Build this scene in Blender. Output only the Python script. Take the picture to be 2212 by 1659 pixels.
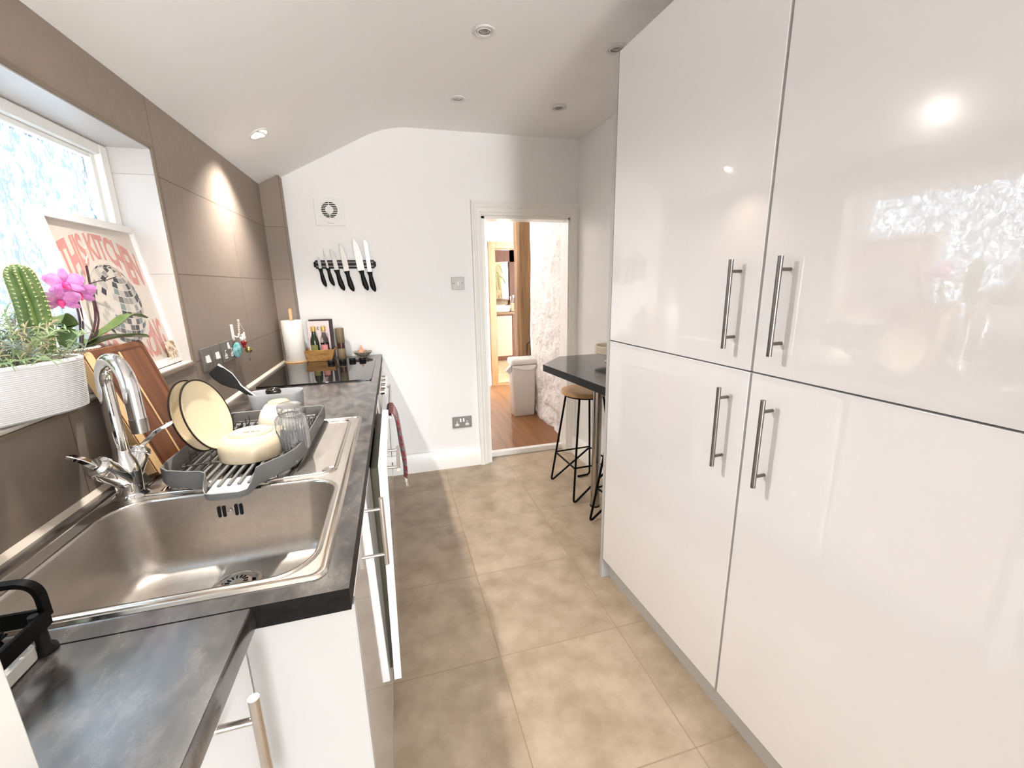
import bpy, math, random
from mathutils import Vector, Matrix, Euler
PI = math.pi
R = math.radians
random.seed(7)
sc = bpy.context.scene
for o in list(bpy.data.objects):
    bpy.data.objects.remove(o)
COL = sc.collection

# ------------------------------------------------------------------ camera
cd = bpy.data.cameras.new('camera')
cd.sensor_fit = 'HORIZONTAL'; cd.sensor_width = 36.0; cd.lens = 14.845
cd.clip_start = .02; cd.clip_end = 60
cam = bpy.data.objects.new('camera', cd); COL.objects.link(cam)
_y, _p, _r = R(15.263), R(13.351), R(-1.18)
_f = Vector((math.sin(_y)*math.cos(_p), math.cos(_y)*math.cos(_p), -math.sin(_p)))
_rt = Vector((math.cos(_y), -math.sin(_y), 0)); _up = _rt.cross(_f)
_rt2 = math.cos(_r)*_rt + math.sin(_r)*_up; _up2 = -math.sin(_r)*_rt + math.cos(_r)*_up
cam.matrix_world = Matrix((( _rt2.x, _up2.x, -_f.x, .7023), (_rt2.y, _up2.y, -_f.y, 0), (_rt2.z, _up2.z, -_f.z, 1.3682), (0, 0, 0, 1)))
sc.camera = cam

# ------------------------------------------------------------------ world, exposure, lights
sc.view_settings.view_transform = 'Standard'; sc.view_settings.look = 'None'
sc.view_settings.exposure = 2.62; sc.view_settings.gamma = 1.0
sc.view_settings.use_curve_mapping = False
sc.cycles.use_denoising = True
sc.cycles.max_bounces = 9; sc.cycles.diffuse_bounces = 6; sc.cycles.glossy_bounces = 6
sc.cycles.transmission_bounces = 8; sc.cycles.transparent_max_bounces = 12
sc.cycles.sample_clamp_indirect = 6; sc.cycles.caustics_reflective = False; sc.cycles.caustics_refractive = False
SKY = 10.5
wd = bpy.data.worlds.new('sky'); sc.world = wd; wd.use_nodes = True
wn = wd.node_tree.nodes; wl = wd.node_tree.links; wn.clear()
_o = wn.new('ShaderNodeOutputWorld'); _b = wn.new('ShaderNodeBackground'); _c = wn.new('ShaderNodeTexCoord')
_s = wn.new('ShaderNodeSeparateXYZ'); _m = wn.new('ShaderNodeValToRGB')
wl.new(_c.outputs['Generated'], _s.inputs[0]); wl.new(_s.outputs['Z'], _m.inputs[0])
_m.color_ramp.elements[0].position = 0.0; _m.color_ramp.elements[0].color = (.60, .61, .62, 1)
_m.color_ramp.elements[1].position = .35; _m.color_ramp.elements[1].color = (.80, .91, 1.0, 1)
wl.new(_m.outputs[0], _b.inputs[0]); _b.inputs[1].default_value = SKY; wl.new(_b.outputs[0], _o.inputs[0])

WARM = (1.0, .94, .87)
def portal(name, loc, rot, sx, sy):
    l = bpy.data.lights.new(name, 'AREA'); l.shape = 'RECTANGLE'; l.size = sx; l.size_y = sy
    l.cycles.is_portal = True
    o = bpy.data.objects.new(name, l); COL.objects.link(o); o.location = loc; o.rotation_euler = rot
portal('window_daylight', (-.16, 1.05, 1.47), (0, R(-90), 0), .7, 1.3)
portal('fill_opening_daylight', (1.62, -3.62, 1.05), (R(90), 0, 0), .78, 2.1)  # sky portal at the unseen opening added for fill light
def fill_point(name, loc, watts, col=WARM, r=.06):
    l = bpy.data.lights.new(name, 'POINT'); l.energy = watts; l.color = col; l.shadow_soft_size = r
    o = bpy.data.objects.new(name, l); COL.objects.link(o); o.location = loc
fill_point('hall_fill_light', (1.1, 4.4, 2.0), 3.4, (1, .95, .90))  # added lamp, out of view, to brighten the hall
fill_point('bathroom_fill_light', (2.35, 6.75, 2.1), .75, (1, .82, .6))  # added warm lamp, out of view, to light the bathroom

# ------------------------------------------------------------------ mesh builder
class MB:
    def __init__(s): s.v = []; s.f = []; s.mi = []; s.cur = 0
    def mark(s): return len(s.v)
    def xf(s, start, M):
        for i in range(start, len(s.v)): s.v[i] = tuple(M @ Vector(s.v[i]))
        return s
    def face(s, *ids): s.f.append(tuple(ids)); s.mi.append(s.cur)
    def pts(s, P):
        b = len(s.v); s.v += [tuple(p) for p in P]; return b
    def hexa(s, P):
        b = s.pts(P)
        for q in ((0,3,2,1),(4,5,6,7),(0,1,5,4),(1,2,6,5),(2,3,7,6),(3,0,4,7)): s.face(*[b+i for i in q])
        return s
    def box(s, x0, x1, y0, y1, z0, z1):
        return s.hexa([(x0,y0,z0),(x1,y0,z0),(x1,y1,z0),(x0,y1,z0),(x0,y0,z1),(x1,y0,z1),(x1,y1,z1),(x0,y1,z1)])
    def rings(s, L, closed=False, cap0=True, cap1=True):
        n = len(L[0]); bs = [s.pts(l) for l in L]
        for a in range(len(L)-1+(1 if closed else 0)):
            p, q = bs[a], bs[(a+1) % len(L)]
            for i in range(n):
                j = (i+1) % n; s.face(p+i, p+j, q+j, q+i)
        if not closed:
            if cap0: s.face(*[bs[0]+i for i in reversed(range(n))])
            if cap1: s.face(*[bs[-1]+i for i in range(n)])
        return s
    def tube(s, P, r, n=10, closed=False, cap=True):
        P = [Vector(p) for p in P]; m = len(P); rr = r if isinstance(r, (list, tuple)) else [r]*m
        T = []
        for i in range(m):
            a = P[(i-1) % m] if (closed or i) else P[0]; b = P[(i+1) % m] if (closed or i < m-1) else P[-1]
            T.append((b-a).normalized())
        u = T[0].orthogonal().normalized(); L = []
        for i in range(m):
            u = (u - T[i]*u.dot(T[i])).normalized(); w = T[i].cross(u)
            L.append([P[i] + rr[i]*(math.cos(2*PI*k/n)*u + math.sin(2*PI*k/n)*w) for k in range(n)])
        return s.rings(L, closed, cap, cap)
    def cyl(s, a, b, r, r1=None, n=20): return s.tube([a, b], [r, r if r1 is None else r1], n)
    def lathe(s, prof, c=(0,0,0), n=32, ax=None, cap0=True, cap1=True, sx=1, sy=1, mod=None):
        L = []
        for r, z in prof:
            ring = []
            for k in range(n):
                a = 2*PI*k/n; q = r if mod is None else r*mod(a, z)
                ring.append(Vector((q*math.cos(a)*sx, q*math.sin(a)*sy, z)))
            L.append(ring)
        M = Matrix.Translation(c)
        if ax is not None: M = M @ Vector((0,0,1)).rotation_difference(Vector(ax)).to_matrix().to_4x4()
        st = s.mark(); s.rings(L, False, cap0, cap1); return s.xf(st, M)
    def prism(s, poly, z0, z1, M=None):
        st = s.mark(); s.rings([[(x,y,z0) for x,y in poly], [(x,y,z1) for x,y in poly]])
        if M is not None: s.xf(st, M)
        return s
    def sphere(s, c, r, n=16, m=10, sc3=(1,1,1)):
        prof = [(max(1e-4, r*math.sin(PI*i/m)), -r*math.cos(PI*i/m)) for i in range(m+1)]
        st = s.mark(); s.lathe(prof, (0,0,0), n)
        return s.xf(st, Matrix.Translation(c) @ Matrix.Diagonal((*sc3, 1)))
    def strip(s, A, B):
        a = s.pts(A); b = s.pts(B)
        for i in range(len(A)-1): s.face(a+i, a+i+1, b+i+1, b+i)
        return s

def rrect(x0, x1, y0, y1, r, n=5):
    P = []
    for cx, cy, a0 in ((x1-r, y1-r, 0), (x0+r, y1-r, 90), (x0+r, y0+r, 180), (x1-r, y0+r, 270)):
        for k in range(n+1):
            a = R(a0+90*k/n); P.append((cx+r*math.cos(a), cy+r*math.sin(a)))
    return P
def smooth_path(P, k=6, closed=False):
    P = [Vector(p) for p in P]; out = []; m = len(P)
    for i in range(m if closed else m-1):
        p0 = P[(i-1) % m] if (closed or i) else P[0]; p1 = P[i]; p2 = P[(i+1) % m]; p3 = P[(i+2) % m] if (closed or i < m-2) else P[-1]
        for j in range(k):
            t = j/k
            out.append(.5*((2*p1)+(-p0+p2)*t+(2*p0-5*p1+4*p2-p3)*t*t+(-p0+3*p1-3*p2+p3)*t**3))
    if not closed: out.append(P[-1])
    return out
def fillet(P, r, k=6):
    P = [Vector(p) for p in P]; out = [P[0]]
    for i in range(1, len(P)-1):
        a = (P[i-1]-P[i]); b = (P[i+1]-P[i]); q = min(r, a.length*.49, b.length*.49)
        s0 = P[i]+a.normalized()*q; s1 = P[i]+b.normalized()*q
        for j in range(k+1):
            t = j/k; out.append((1-t)**2*s0+2*t*(1-t)*P[i]+t*t*s1)
    out.append(P[-1]); return out

WM = {}
def build(name, mb, mats, parent=None, smooth=35, bevel=0, bseg=2, origin=None):
    me = bpy.data.meshes.new(name)
    if parent is not None: inv = WM[parent.name].inverted(); W = WM[parent.name]
    else:
        if origin is None:
            xs = [p[0] for p in mb.v]; ys = [p[1] for p in mb.v]; zs = [p[2] for p in mb.v]
            origin = ((min(xs)+max(xs))/2, (min(ys)+max(ys))/2, min(zs))
        W = Matrix.Translation(origin); inv = W.inverted()
    me.from_pydata([tuple(inv @ Vector(p)) for p in mb.v], [], mb.f)
    if not isinstance(mats, (list, tuple)): mats = [mats]
    for m in mats: me.materials.append(m)
    if len(mats) > 1: me.polygons.foreach_set('material_index', mb.mi)
    if smooth:
        me.polygons.foreach_set('use_smooth', [True]*len(me.polygons)); me.set_sharp_from_angle(angle=R(smooth))
    me.update()
    o = bpy.data.objects.new(name, me); COL.objects.link(o)
    if parent is not None: o.parent = parent
    else: o.matrix_world = W
    WM[o.name] = W
    if bevel:
        b = o.modifiers.new('edge', 'BEVEL'); b.width = bevel; b.segments = bseg; b.limit_method = 'ANGLE'; b.angle_limit = R(40)
    return o
def tag(o, label, cat, group=None):
    o['label'] = label; o['category'] = cat
    if group: o['group'] = group
    return o
def thing(name, label, cat, loc, group=None):
    o = bpy.data.objects.new(name, None); o.empty_display_size = .05; COL.objects.link(o); o.location = loc
    WM[o.name] = Matrix.Translation(loc)
    return tag(o, label, cat, group)
def struct(name, mb, mats, parent=None, **k):
    o = build(name, mb, mats, parent, origin=None if parent is not None else (0,0,0), **k)
    if parent is None: o['kind'] = 'structure'
    return o
def text_mb(body, size, font_spacing=1.0, bold=0):
    cu = bpy.data.curves.new('t', 'FONT'); cu.body = body; cu.size = size; cu.space_character = font_spacing; cu.offset = bold
    cu.resolution_u = 3
    ob = bpy.data.objects.new('t', cu); COL.objects.link(ob)
    dg = bpy.context.evaluated_depsgraph_get(); dg.update()
    me = bpy.data.meshes.new_from_object(ob.evaluated_get(dg))
    mb = MB(); mb.v = [tuple(v.co) for v in me.vertices]; mb.f = [tuple(p.vertices) for p in me.polygons]; mb.mi = [0]*len(mb.f)
    bpy.data.objects.remove(ob); bpy.data.curves.remove(cu); bpy.data.meshes.remove(me)
    return mb
def frame_M(o, ex, ey, ez=None):
    ex = Vector(ex).normalized(); ey = Vector(ey).normalized(); ez = ex.cross(ey) if ez is None else Vector(ez)
    return Matrix(((ex.x, ey.x, ez.x, o[0]), (ex.y, ey.y, ez.y, o[1]), (ex.z, ey.z, ez.z, o[2]), (0,0,0,1)))

# ------------------------------------------------------------------ materials
def lin(c):
    return tuple(((x/255)/12.92 if x/255 <= .04045 else ((x/255+.055)/1.055)**2.4) for x in c)
MATS = {}
def mat(name, col, rough=.5, metal=0, spec=.5, coat=0, coat_rough=.05, coat_ior=1.5, col2=None, nscale=8, ndet=5, stretch=(1,1,1), lo=.35, hi=.65,
        bump=0, bscale=40, bdist=.002, trans=0, ior=1.45, emit=None, emit_s=0, sheen=0, alpha=1, sub=0):
    m = bpy.data.materials.new(name); m.use_nodes = True; nt = m.node_tree; N = nt.nodes; L = nt.links
    b = N['Principled BSDF']; b.inputs['Base Color'].default_value = (*col, 1); b.inputs['Roughness'].default_value = rough
    b.inputs['Metallic'].default_value = metal; b.inputs['Specular IOR Level'].default_value = spec; b.inputs['IOR'].default_value = ior
    b.inputs['Coat Weight'].default_value = coat; b.inputs['Coat Roughness'].default_value = coat_rough
    b.inputs['Coat IOR'].default_value = coat_ior
    b.inputs['Transmission Weight'].default_value = trans; b.inputs['Alpha'].default_value = alpha
    if sub: b.inputs['Subsurface Weight'].default_value = sub
    if sheen: b.inputs['Sheen Weight'].default_value = sheen
    if emit: b.inputs['Emission Color'].default_value = (*emit, 1); b.inputs['Emission Strength'].default_value = emit_s
    g = N.new('ShaderNodeNewGeometry')
    if col2 is not None:
        mp = N.new('ShaderNodeMapping'); mp.inputs['Scale'].default_value = stretch; L.new(g.outputs['Position'], mp.inputs[0])
        n = N.new('ShaderNodeTexNoise'); n.inputs['Scale'].default_value = nscale; n.inputs['Detail'].default_value = ndet; n.inputs['Roughness'].default_value = .6
        L.new(mp.outputs[0], n.inputs[0])
        r = N.new('ShaderNodeValToRGB'); r.color_ramp.elements[0].position = lo; r.color_ramp.elements[1].position = hi
        r.color_ramp.elements[0].color = (*col, 1); r.color_ramp.elements[1].color = (*col2, 1)
        L.new(n.outputs[0], r.inputs[0]); L.new(r.outputs[0], b.inputs['Base Color'])
    if bump:
        n = N.new('ShaderNodeTexNoise'); n.inputs['Scale'].default_value = bscale; n.inputs['Detail'].default_value = 3
        L.new(g.outputs['Position'], n.inputs[0])
        bp = N.new('ShaderNodeBump'); bp.inputs['Strength'].default_value = bump; bp.inputs['Distance'].default_value = bdist
        L.new(n.outputs[0], bp.inputs['Height']); L.new(bp.outputs[0], b.inputs['Normal'])
        if coat: L.new(bp.outputs[0], b.inputs['Coat Normal'])
    MATS[name] = m
    return m
def mnode(N, L, op, a, b=None, c=None):
    n = N.new('ShaderNodeMath'); n.operation = op
    for i, v in enumerate((a, b, c)):
        if v is None: continue
        if isinstance(v, (int, float)): n.inputs[i].default_value = v
        else: L.new(v, n.inputs[i])
    return n.outputs[0]
def add_joints(m, axes, grout, w, depth=.002):
    """tile joints: axes = [(axis, start, pitch), ...] in world metres"""
    nt = m.node_tree; N = nt.nodes; L = nt.links; b = N['Principled BSDF']
    g = N.new('ShaderNodeNewGeometry'); s = N.new('ShaderNodeSeparateXYZ'); L.new(g.outputs['Position'], s.inputs[0])
    tot = None; cell = None
    for ax, st, pi in axes:
        u = mnode(N, L, 'DIVIDE', mnode(N, L, 'SUBTRACT', s.outputs[ax], st), pi)
        d = mnode(N, L, 'MULTIPLY', mnode(N, L, 'ABSOLUTE', mnode(N, L, 'SUBTRACT', u, mnode(N, L, 'ROUND', u))), pi)
        k = mnode(N, L, 'LESS_THAN', d, w/2)
        tot = k if tot is None else mnode(N, L, 'MAXIMUM', tot, k)
        fl = mnode(N, L, 'FLOOR', u); cell = fl if cell is None else mnode(N, L, 'ADD', mnode(N, L, 'MULTIPLY', cell, 7.31), fl)
    wn_ = N.new('ShaderNodeTexWhiteNoise'); wn_.noise_dimensions = '1D'; L.new(cell, wn_.inputs['W'])
    hs = N.new('ShaderNodeHueSaturation'); L.new(mnode(N, L, 'ADD', mnode(N, L, 'MULTIPLY', wn_.outputs['Value'], .08), .96), hs.inputs['Value'])
    old = b.inputs['Base Color'].links
    if old: L.new(old[0].from_socket, hs.inputs['Color'])
    else: hs.inputs['Color'].default_value = b.inputs['Base Color'].default_value
    mx = N.new('ShaderNodeMix'); mx.data_type = 'RGBA'; L.new(tot, mx.inputs['Factor']); L.new(hs.outputs[0], mx.inputs['A']); mx.inputs['B'].default_value = (*grout, 1)
    L.new(mx.outputs['Result'], b.inputs['Base Color'])
    bp = N.new('ShaderNodeBump'); bp.inputs['Strength'].default_value = .6; bp.inputs['Distance'].default_value = depth; bp.invert = True
    L.new(tot, bp.inputs['Height'])
    on = b.inputs['Normal'].links
    if on: L.new(on[0].from_socket, bp.inputs['Normal'])
    L.new(bp.outputs[0], b.inputs['Normal'])
    return m

def wood(name, c1, c2, axis, scale=18, rough=.4, stretch=12):
    st = [1, 1, 1]; st[axis] = 1/stretch
    return mat(name, c1, rough, col2=c2, nscale=scale, ndet=6, stretch=tuple(st), lo=.3, hi=.7)

white_paint = mat('white wall paint', (.87, .86, .85), .6, spec=.3, bump=.08, bscale=180, bdist=.001)
ceil_paint = mat('white ceiling paint', (.90, .885, .875), .7, spec=.3)
gloss_trim = mat('white gloss woodwork', (.87, .85, .81), .3)
door_gloss = mat('white gloss cabinet door', (.80, .785, .79), .16, coat=1, coat_rough=.02, coat_ior=1.85, bump=.05, bscale=45, bdist=.0015)
unit_white = mat('white cabinet melamine', (.46, .45, .435), .35, bump=.02, bscale=60)
gap_grey = mat('grey cabinet edge', (.45, .43, .41), .6)
tile_wall = mat('greige wall tile', (.272, .219, .18), .5, spec=.25, col2=(.29, .236, .197), nscale=30, bump=.04, bscale=300, bdist=.0006)
add_joints(tile_wall, [(1, 2.39, .64), (2, 1.1155, .3075)], (.16, .115, .085), .0035)
tile_pier = mat('greige pier tile', (.272, .219, .18), .5)
add_joints(tile_pier, [(2, 1.1155, .3075)], (.16, .115, .085), .0035)
tile_reveal = mat('daylit reveal tile', (.56, .53, .505), .3)  # wall tile lightened here, window daylight put into its colour
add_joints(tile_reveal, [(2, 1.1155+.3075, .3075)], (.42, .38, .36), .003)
floor_tile = mat('beige stone floor tile', (.33, .252, .168), .38, col2=(.485, .388, .285), nscale=7, ndet=10, lo=.32, hi=.66, bump=.06, bscale=60, bdist=.001)
add_joints(floor_tile, [(0, .985, .4875), (1, .806, .4775)], (.33, .24, .16), .004, .0015)
oak_floor = mat('oak floor boards', (.17, .066, .018), .4, col2=(.31, .14, .048), nscale=14, ndet=7, stretch=(1.6, .12, 1), lo=.3, hi=.7)
add_joints(oak_floor, [(0, 1.72, .19)], (.11, .05, .02), .003)
oak_post = mat('old oak post', (.20, .105, .045), .6, col2=(.37, .225, .11), nscale=16, ndet=8, stretch=(2, 2, .12), lo=.3, hi=.7, bump=.3, bscale=30, bdist=.004)
pine = mat('varnished pine', (.24, .10, .028), .35, col2=(.34, .16, .05), nscale=20, stretch=(2, 2, .1))
dark_wood = mat('dark red wood', (.12, .04, .02), .4, col2=(.20, .08, .035), nscale=20, stretch=(2, 2, .15))
stone_white = mat('whitewashed stone', (.84, .82, .80), .7, spec=.2, bump=.9, bscale=28, bdist=.02)
laminate = mat('dark mottled laminate', (.022, .0185, .017), .2, spec=.55, ior=2.15, col2=(.15, .13, .117), nscale=24, ndet=9, stretch=(1, .55, 1), lo=.42, hi=.72, bump=.03, bscale=70, bdist=.001)
laminate_edge = mat('black laminate edge', (.004, .0036, .0036), .5, spec=.15, col2=(.012, .010, .009), nscale=60)
bar_top = mat('slate grey bar top', (.05, .055, .058), .12, spec=.7)
bar_edge = mat('dark bar edge', (.014, .0135, .0135), .5, spec=.3)
steel = mat('brushed stainless steel', (.50, .46, .42), .36, metal=1, col2=(.56, .52, .48), nscale=60, stretch=(1, .08, 1), bump=.03, bscale=250, bdist=.0004)
steel_rim = mat('polished steel rim', (.66, .62, .57), .17, metal=1)
chrome = mat('chrome', (.80, .80, .80), .05, metal=1)
handle_steel = mat('satin nickel handle', (.22, .20, .185), .3, metal=1)
handle_bright = mat('bright satin steel', (.58, .54, .49), .28, metal=1)
socket_steel = mat('brushed plate', (.21, .19, .172), .4, metal=.5)
white_plastic = mat('white plastic', (.85, .84, .81), .35)
black_plastic = mat('black plastic', (.007, .007, .007), .45, spec=.2)
black_metal = mat('black coated metal', (.004, .004, .004), .5, spec=.1)
dark_hole = mat('dark opening', (.006, .005, .004), .8)
grey_plastic = mat('grey plastic', (.20, .20, .205), .45)
rack_grey = mat('grey rack plastic', (.19, .185, .18), .4)
lip_pale = mat('lighter grey plastic', (.55, .54, .53), .35)  # paler than the rest of the rack, for the pouring lip
caddy_grey = mat('pale grey plastic caddy', (.42, .43, .45), .45)
cream = mat('cream enamel', (.70, .60, .41), .16, coat=.4)
cream_base = mat('biscuit cream glaze', (.68, .565, .39), .3)
rim_black = mat('dark enamel rim', (.02, .012, .008), .4, spec=.2)
glass = mat('clear glass', (1, 1, 1), .0, trans=.86, ior=1.22)
hob_glass = mat('black hob glass', (.006, .006, .006), .035, spec=.9)
grout_white = mat('white sealant', (.78, .70, .60), .5)
paper = mat('white kitchen paper', (.86, .83, .78), .9, bump=.25, bscale=220, bdist=.001)
pale_wood = wood('pale beech', (.62, .38, .19), (.70, .46, .25), 2)
mirror_m = mat('mirror', (.75, .72, .64), .03, metal=1)
ceramic = mat('white ceramic', (.86, .85, .83), .12)
stool_wood = wood('oiled oak seat', (.50, .27, .11), (.62, .37, .17), 0)

# ------------------------------------------------------------------ setting
D = 3.042; H1 = 1.966; H2 = 2.345; XS = .745; K = (H2-H1)/XS
TA = .0459
def wr(y): return 2.054 - TA*(y-D)            # right wall face
YB = -3.6
m = MB(); m.box(-.3, 2.6, YB-.1, 3.155, -.1, 0); struct('floor', m, floor_tile)
m = MB(); m.box(.7, 3.2, 3.155, 5.52, -.07, .03); struct('floor_hall', m, oak_floor)
bath_floor = mat('pale bathroom vinyl', (.55, .42, .24), .4, col2=(.68, .56, .36), nscale=5)
m = MB(); m.box(1.5, 3.6, 5.52, 8.0, -.07, .03); struct('floor_bathroom', m, bath_floor)
m = MB(); m.box(1.355, 2.07, 3.135, 3.18, 0, .042); struct('trim_threshold', m, gloss_trim, bevel=.004)
m = MB(); m.box(1.99, 2.34, 5.44, 5.52, .03, .045); struct('trim_bathroom_threshold', m, pine)

# ceiling: slope, soft crease, flat part
prof = [(-.2, H1-.2*K), (0, H1), (XS-.14, H1+(XS-.14)*K)]
for i in range(1, 8):
    t = i/8; a = Vector((XS-.14, H1+(XS-.14)*K)); c = Vector((XS, H2)); b = Vector((XS+.16, H2))
    q = (1-t)**2*a+2*t*(1-t)*c+t*t*b; prof.append((q.x, q.y))
prof += [(XS+.16, H2), (2.6, H2)]
m = MB()
m.rings([[(x, y, z) for x, z in prof]+[(2.6, y, 2.6), (-.2, y, 2.6)] for y in (YB-.1, D+.13)])
struct('ceiling', m, ceil_paint, smooth=30)

# left wall with the window opening
WY0, WY1, WZ0, WZ1 = .42, 1.728, 1.127, 1.813
m = MB()
def quad(mb, a, b, c, d): i = mb.pts([a, b, c, d]); mb.face(i, i+1, i+2, i+3)
def wall_x(mb, y0, y1, z0, z1): mb.box(-.14, 0, y0, y1, z0, z1)
wall_x(m, YB, WY0, -.05, H1-.0); wall_x(m, WY1, D+.13, -.05, H1)
wall_x(m, WY0, WY1, -.05, WZ0-.0085); wall_x(m, WY0, WY1, WZ1, H1)
struct('wall_left', m, tile_wall, smooth=0)
m = MB()   # lining of the window recess
m.box(-.139, -.001, WY1-.006, WY1+.002, WZ0, WZ1); m.box(-.139, -.001, WY0-.002, WY0+.006, WZ0, WZ1)
m.box(-.139, -.001, WY0, WY1, WZ1-.008, WZ1+.002)
struct('trim_window_reveal', m, tile_reveal, smooth=0)
m = MB(); m.box(-.139, .003, WY0-.0, WY1-.0, WZ0-.008, WZ0); struct('trim_window_sill', m, [mat('daylit sill tile', (.62, .57, .52), .28)], bevel=.002)  # pale colour stands in for the window reflected on the sill
# tile edge strips round the recess
trim_dark = mat('brown tile edge strip', (.21, .16, .115), .4)
m = MB(); m.box(-.002, .004, WY1-.002, WY1+.008, WZ0, WZ1+.008); m.box(-.002, .004, WY0, WY1, WZ1-.004, WZ1+.007); m.box(-.002, .006, WY0, WY1+.01, WZ0-.0165, WZ0-.0085)
struct('trim_tile_edge', m, trim_dark)
# end wall
m = MB(); OX0, OX1, OZ = 1.335, 2.005, 1.832
prof_w = [(-.14, -.05), (OX0, -.05), (OX0, OZ), (OX1, OZ), (OX1, -.05), (2.4, -.05), (2.4, H2+.06), (XS-.02, H2+.06), (-.14, H1-.02)]
m.rings([[(x, D, z) for x, z in prof_w], [(x, D+.12, z) for x, z in prof_w]])
struct('wall_end', m, white_paint, smooth=0)
m = MB(); m.hexa([(wr(YB), YB, -.05), (2.5, YB, -.05), (2.5, D+.12, -.05), (wr(D+.12), D+.12, -.05), (wr(YB), YB, H2+.05), (2.5, YB, H2+.05), (2.5, D+.12, H2+.05), (wr(D+.12), D+.12, H2+.05)])
struct('wall_right', m, white_paint, smooth=0)
m = MB()   # unseen back wall; its opening is added to let in fill light
m.box(-.14, .42, YB-.12, YB, -.05, H2+.05); m.box(2.06, 2.5, YB-.12, YB, -.05, H2+.05); m.box(.42, 1.2, YB-.12, YB, -.05, H2+.05); m.box(2.0, 2.06, YB-.12, YB, -.05, H2+.05); m.box(1.2, 2.0, YB-.12, YB, 2.12, H2+.05)
struct('wall_back', m, white_paint, smooth=0)
m = MB()
for x0, x1 in ((1.2, 1.26), (1.94, 2.0)): m.box(x0, x1, YB-.1, YB-.03, 0, 2.12)
m.box(1.2, 2.0, YB-.1, YB-.03, 2.05, 2.12)
struct('fill_opening_frame', m, gloss_trim)  # frame of the added fill light opening, behind the camera
m = MB(); m.box(0, .113, D-.071, D, .911, H1+.05); struct('wall_pier', m, tile_pier, smooth=0)
m = MB(); m.box(.108, .1155, D-.0735, D-.064, .911, H1+.05); struct('trim_pier_edge', m, trim_dark)
# skirting boards
def skirt(name, x0, x1):
    m = MB(); P = [(0, 0), (.018, 0), (.018, .128), (.013, .138), (.012, .150), (0, .152)]
    m.rings([[(x, D-a, z) for a, z in P] for x in (x0, x1)]); return struct(name, m, gloss_trim)
skirt('baseboard_end', .56, 1.272)
m = MB(); P = [(0, 0), (.03, 0), (.03, .13), (.02, .145), (0, .148)]
m.rings([[(wr(y)-a, y, z) for a, z in P] for y in (.2, 3.02)]); struct('baseboard_right', m, gloss_trim)
# doorway lining and architrave
m = MB(); m.box(OX0-.002, OX0+.022, D-.002, D+.14, 0, OZ); m.box(OX1-.022, OX1+.03, D-.002, D+.14, 0, OZ); m.box(OX0, OX1, D-.002, D+.14, OZ-.02, OZ+.01)
struct('door_1', m, gloss_trim)
m = MB(); AP = [(0, 0), (.006, .012), (.016, .014), (.020, .02), (.036, .022), (.042, .030), (.050, .032), (.058, .026), (.066, .032), (.071, .032), (.071, 0)]
x0, x1, zt = 1.335, 1.995, 1.826        # inner edge of the moulding
def apt(s, o, t): return
L = []
for (px, pz, dx, dz) in ((x0, 0, -1, 0), (x0, zt, -1, 1), (x1, zt, 1, 1), (x1, 0, 1, 0)):
    L.append([(px+dx*w, D-.001-h, pz+dz*w*1.4 if dz else pz) for w, h in AP])
m.rings(L); struct('trim_architrave', m, gloss_trim, smooth=20)
# worktop sealant line
m = MB(); m.rings([[(0, y, .91), (.009, y, .91), (0, y, .922)] for y in (-.3, D-.07)]); struct('trim_worktop_seal', m, grout_white)

# hall and bathroom shell
m = MB(); m.box(.62, .7, 3.16, 5.5, -.05, 2.5); struct('wall_hall_left', m, white_paint)
m = MB(); m.box(.6, 3.3, D+.12, 5.6, 2.25, 2.35); struct('ceiling_hall', m, ceil_paint)
m = MB(); BX0, BX1, BZ = 1.985, 2.36, 1.815
m.box(.6, BX0, 5.46, 5.56, -.05, 2.3); m.box(BX1, 3.3, 5.46, 5.56, -.05, 2.3); m.box(BX0, BX1, 5.46, 5.56, BZ, 2.3)
struct('wall_hall_end', m, white_paint, smooth=0)
m = MB(); m.box(.7, 1.9, 5.443, 5.46, .03, .12); struct('baseboard_hall', m, gloss_trim)
m = MB(); m.box(3.2, 3.3, 3.2, 5.5, -.05, 2.3); struct('wall_hall_right', m, white_paint)
m = MB(); m.box(1.5, 1.58, 5.56, 8.0, -.05, 2.5); m.box(3.5, 3.58, 5.56, 8.0, -.05, 2.5); m.box(1.5, 3.58, 7.9, 8.0, -.05, 2.5)
bath_wall = mat('ochre bathroom wall', (.62, .50, .33), .6)
struct('wall_bathroom', m, bath_wall)
m = MB(); m.box(1.5, 3.58, 5.56, 8.0, 2.3, 2.4); struct('ceiling_bathroom', m, ceil_paint)
# pine door frame to the bathroom
m = MB(); FX = (1.91, BX0+.015, BX1-.005, 2.435)
for a, b in ((FX[0], FX[1]), (FX[2], FX[3])): m.box(a, b, 5.438, 5.462, .03, 1.89)
m.box(FX[0], FX[3], 5.436, 5.462, BZ-.01, 1.89)
m.box(BX0-.002, BX0+.02, 5.46, 5.57, .03, BZ); m.box(BX1-.02, BX1+.002, 5.46, 5.57, .03, BZ); m.box(BX0, BX1, 5.46, 5.57, BZ-.02, BZ+.002)
struct('door_3', m, pine, bevel=.003)
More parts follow.
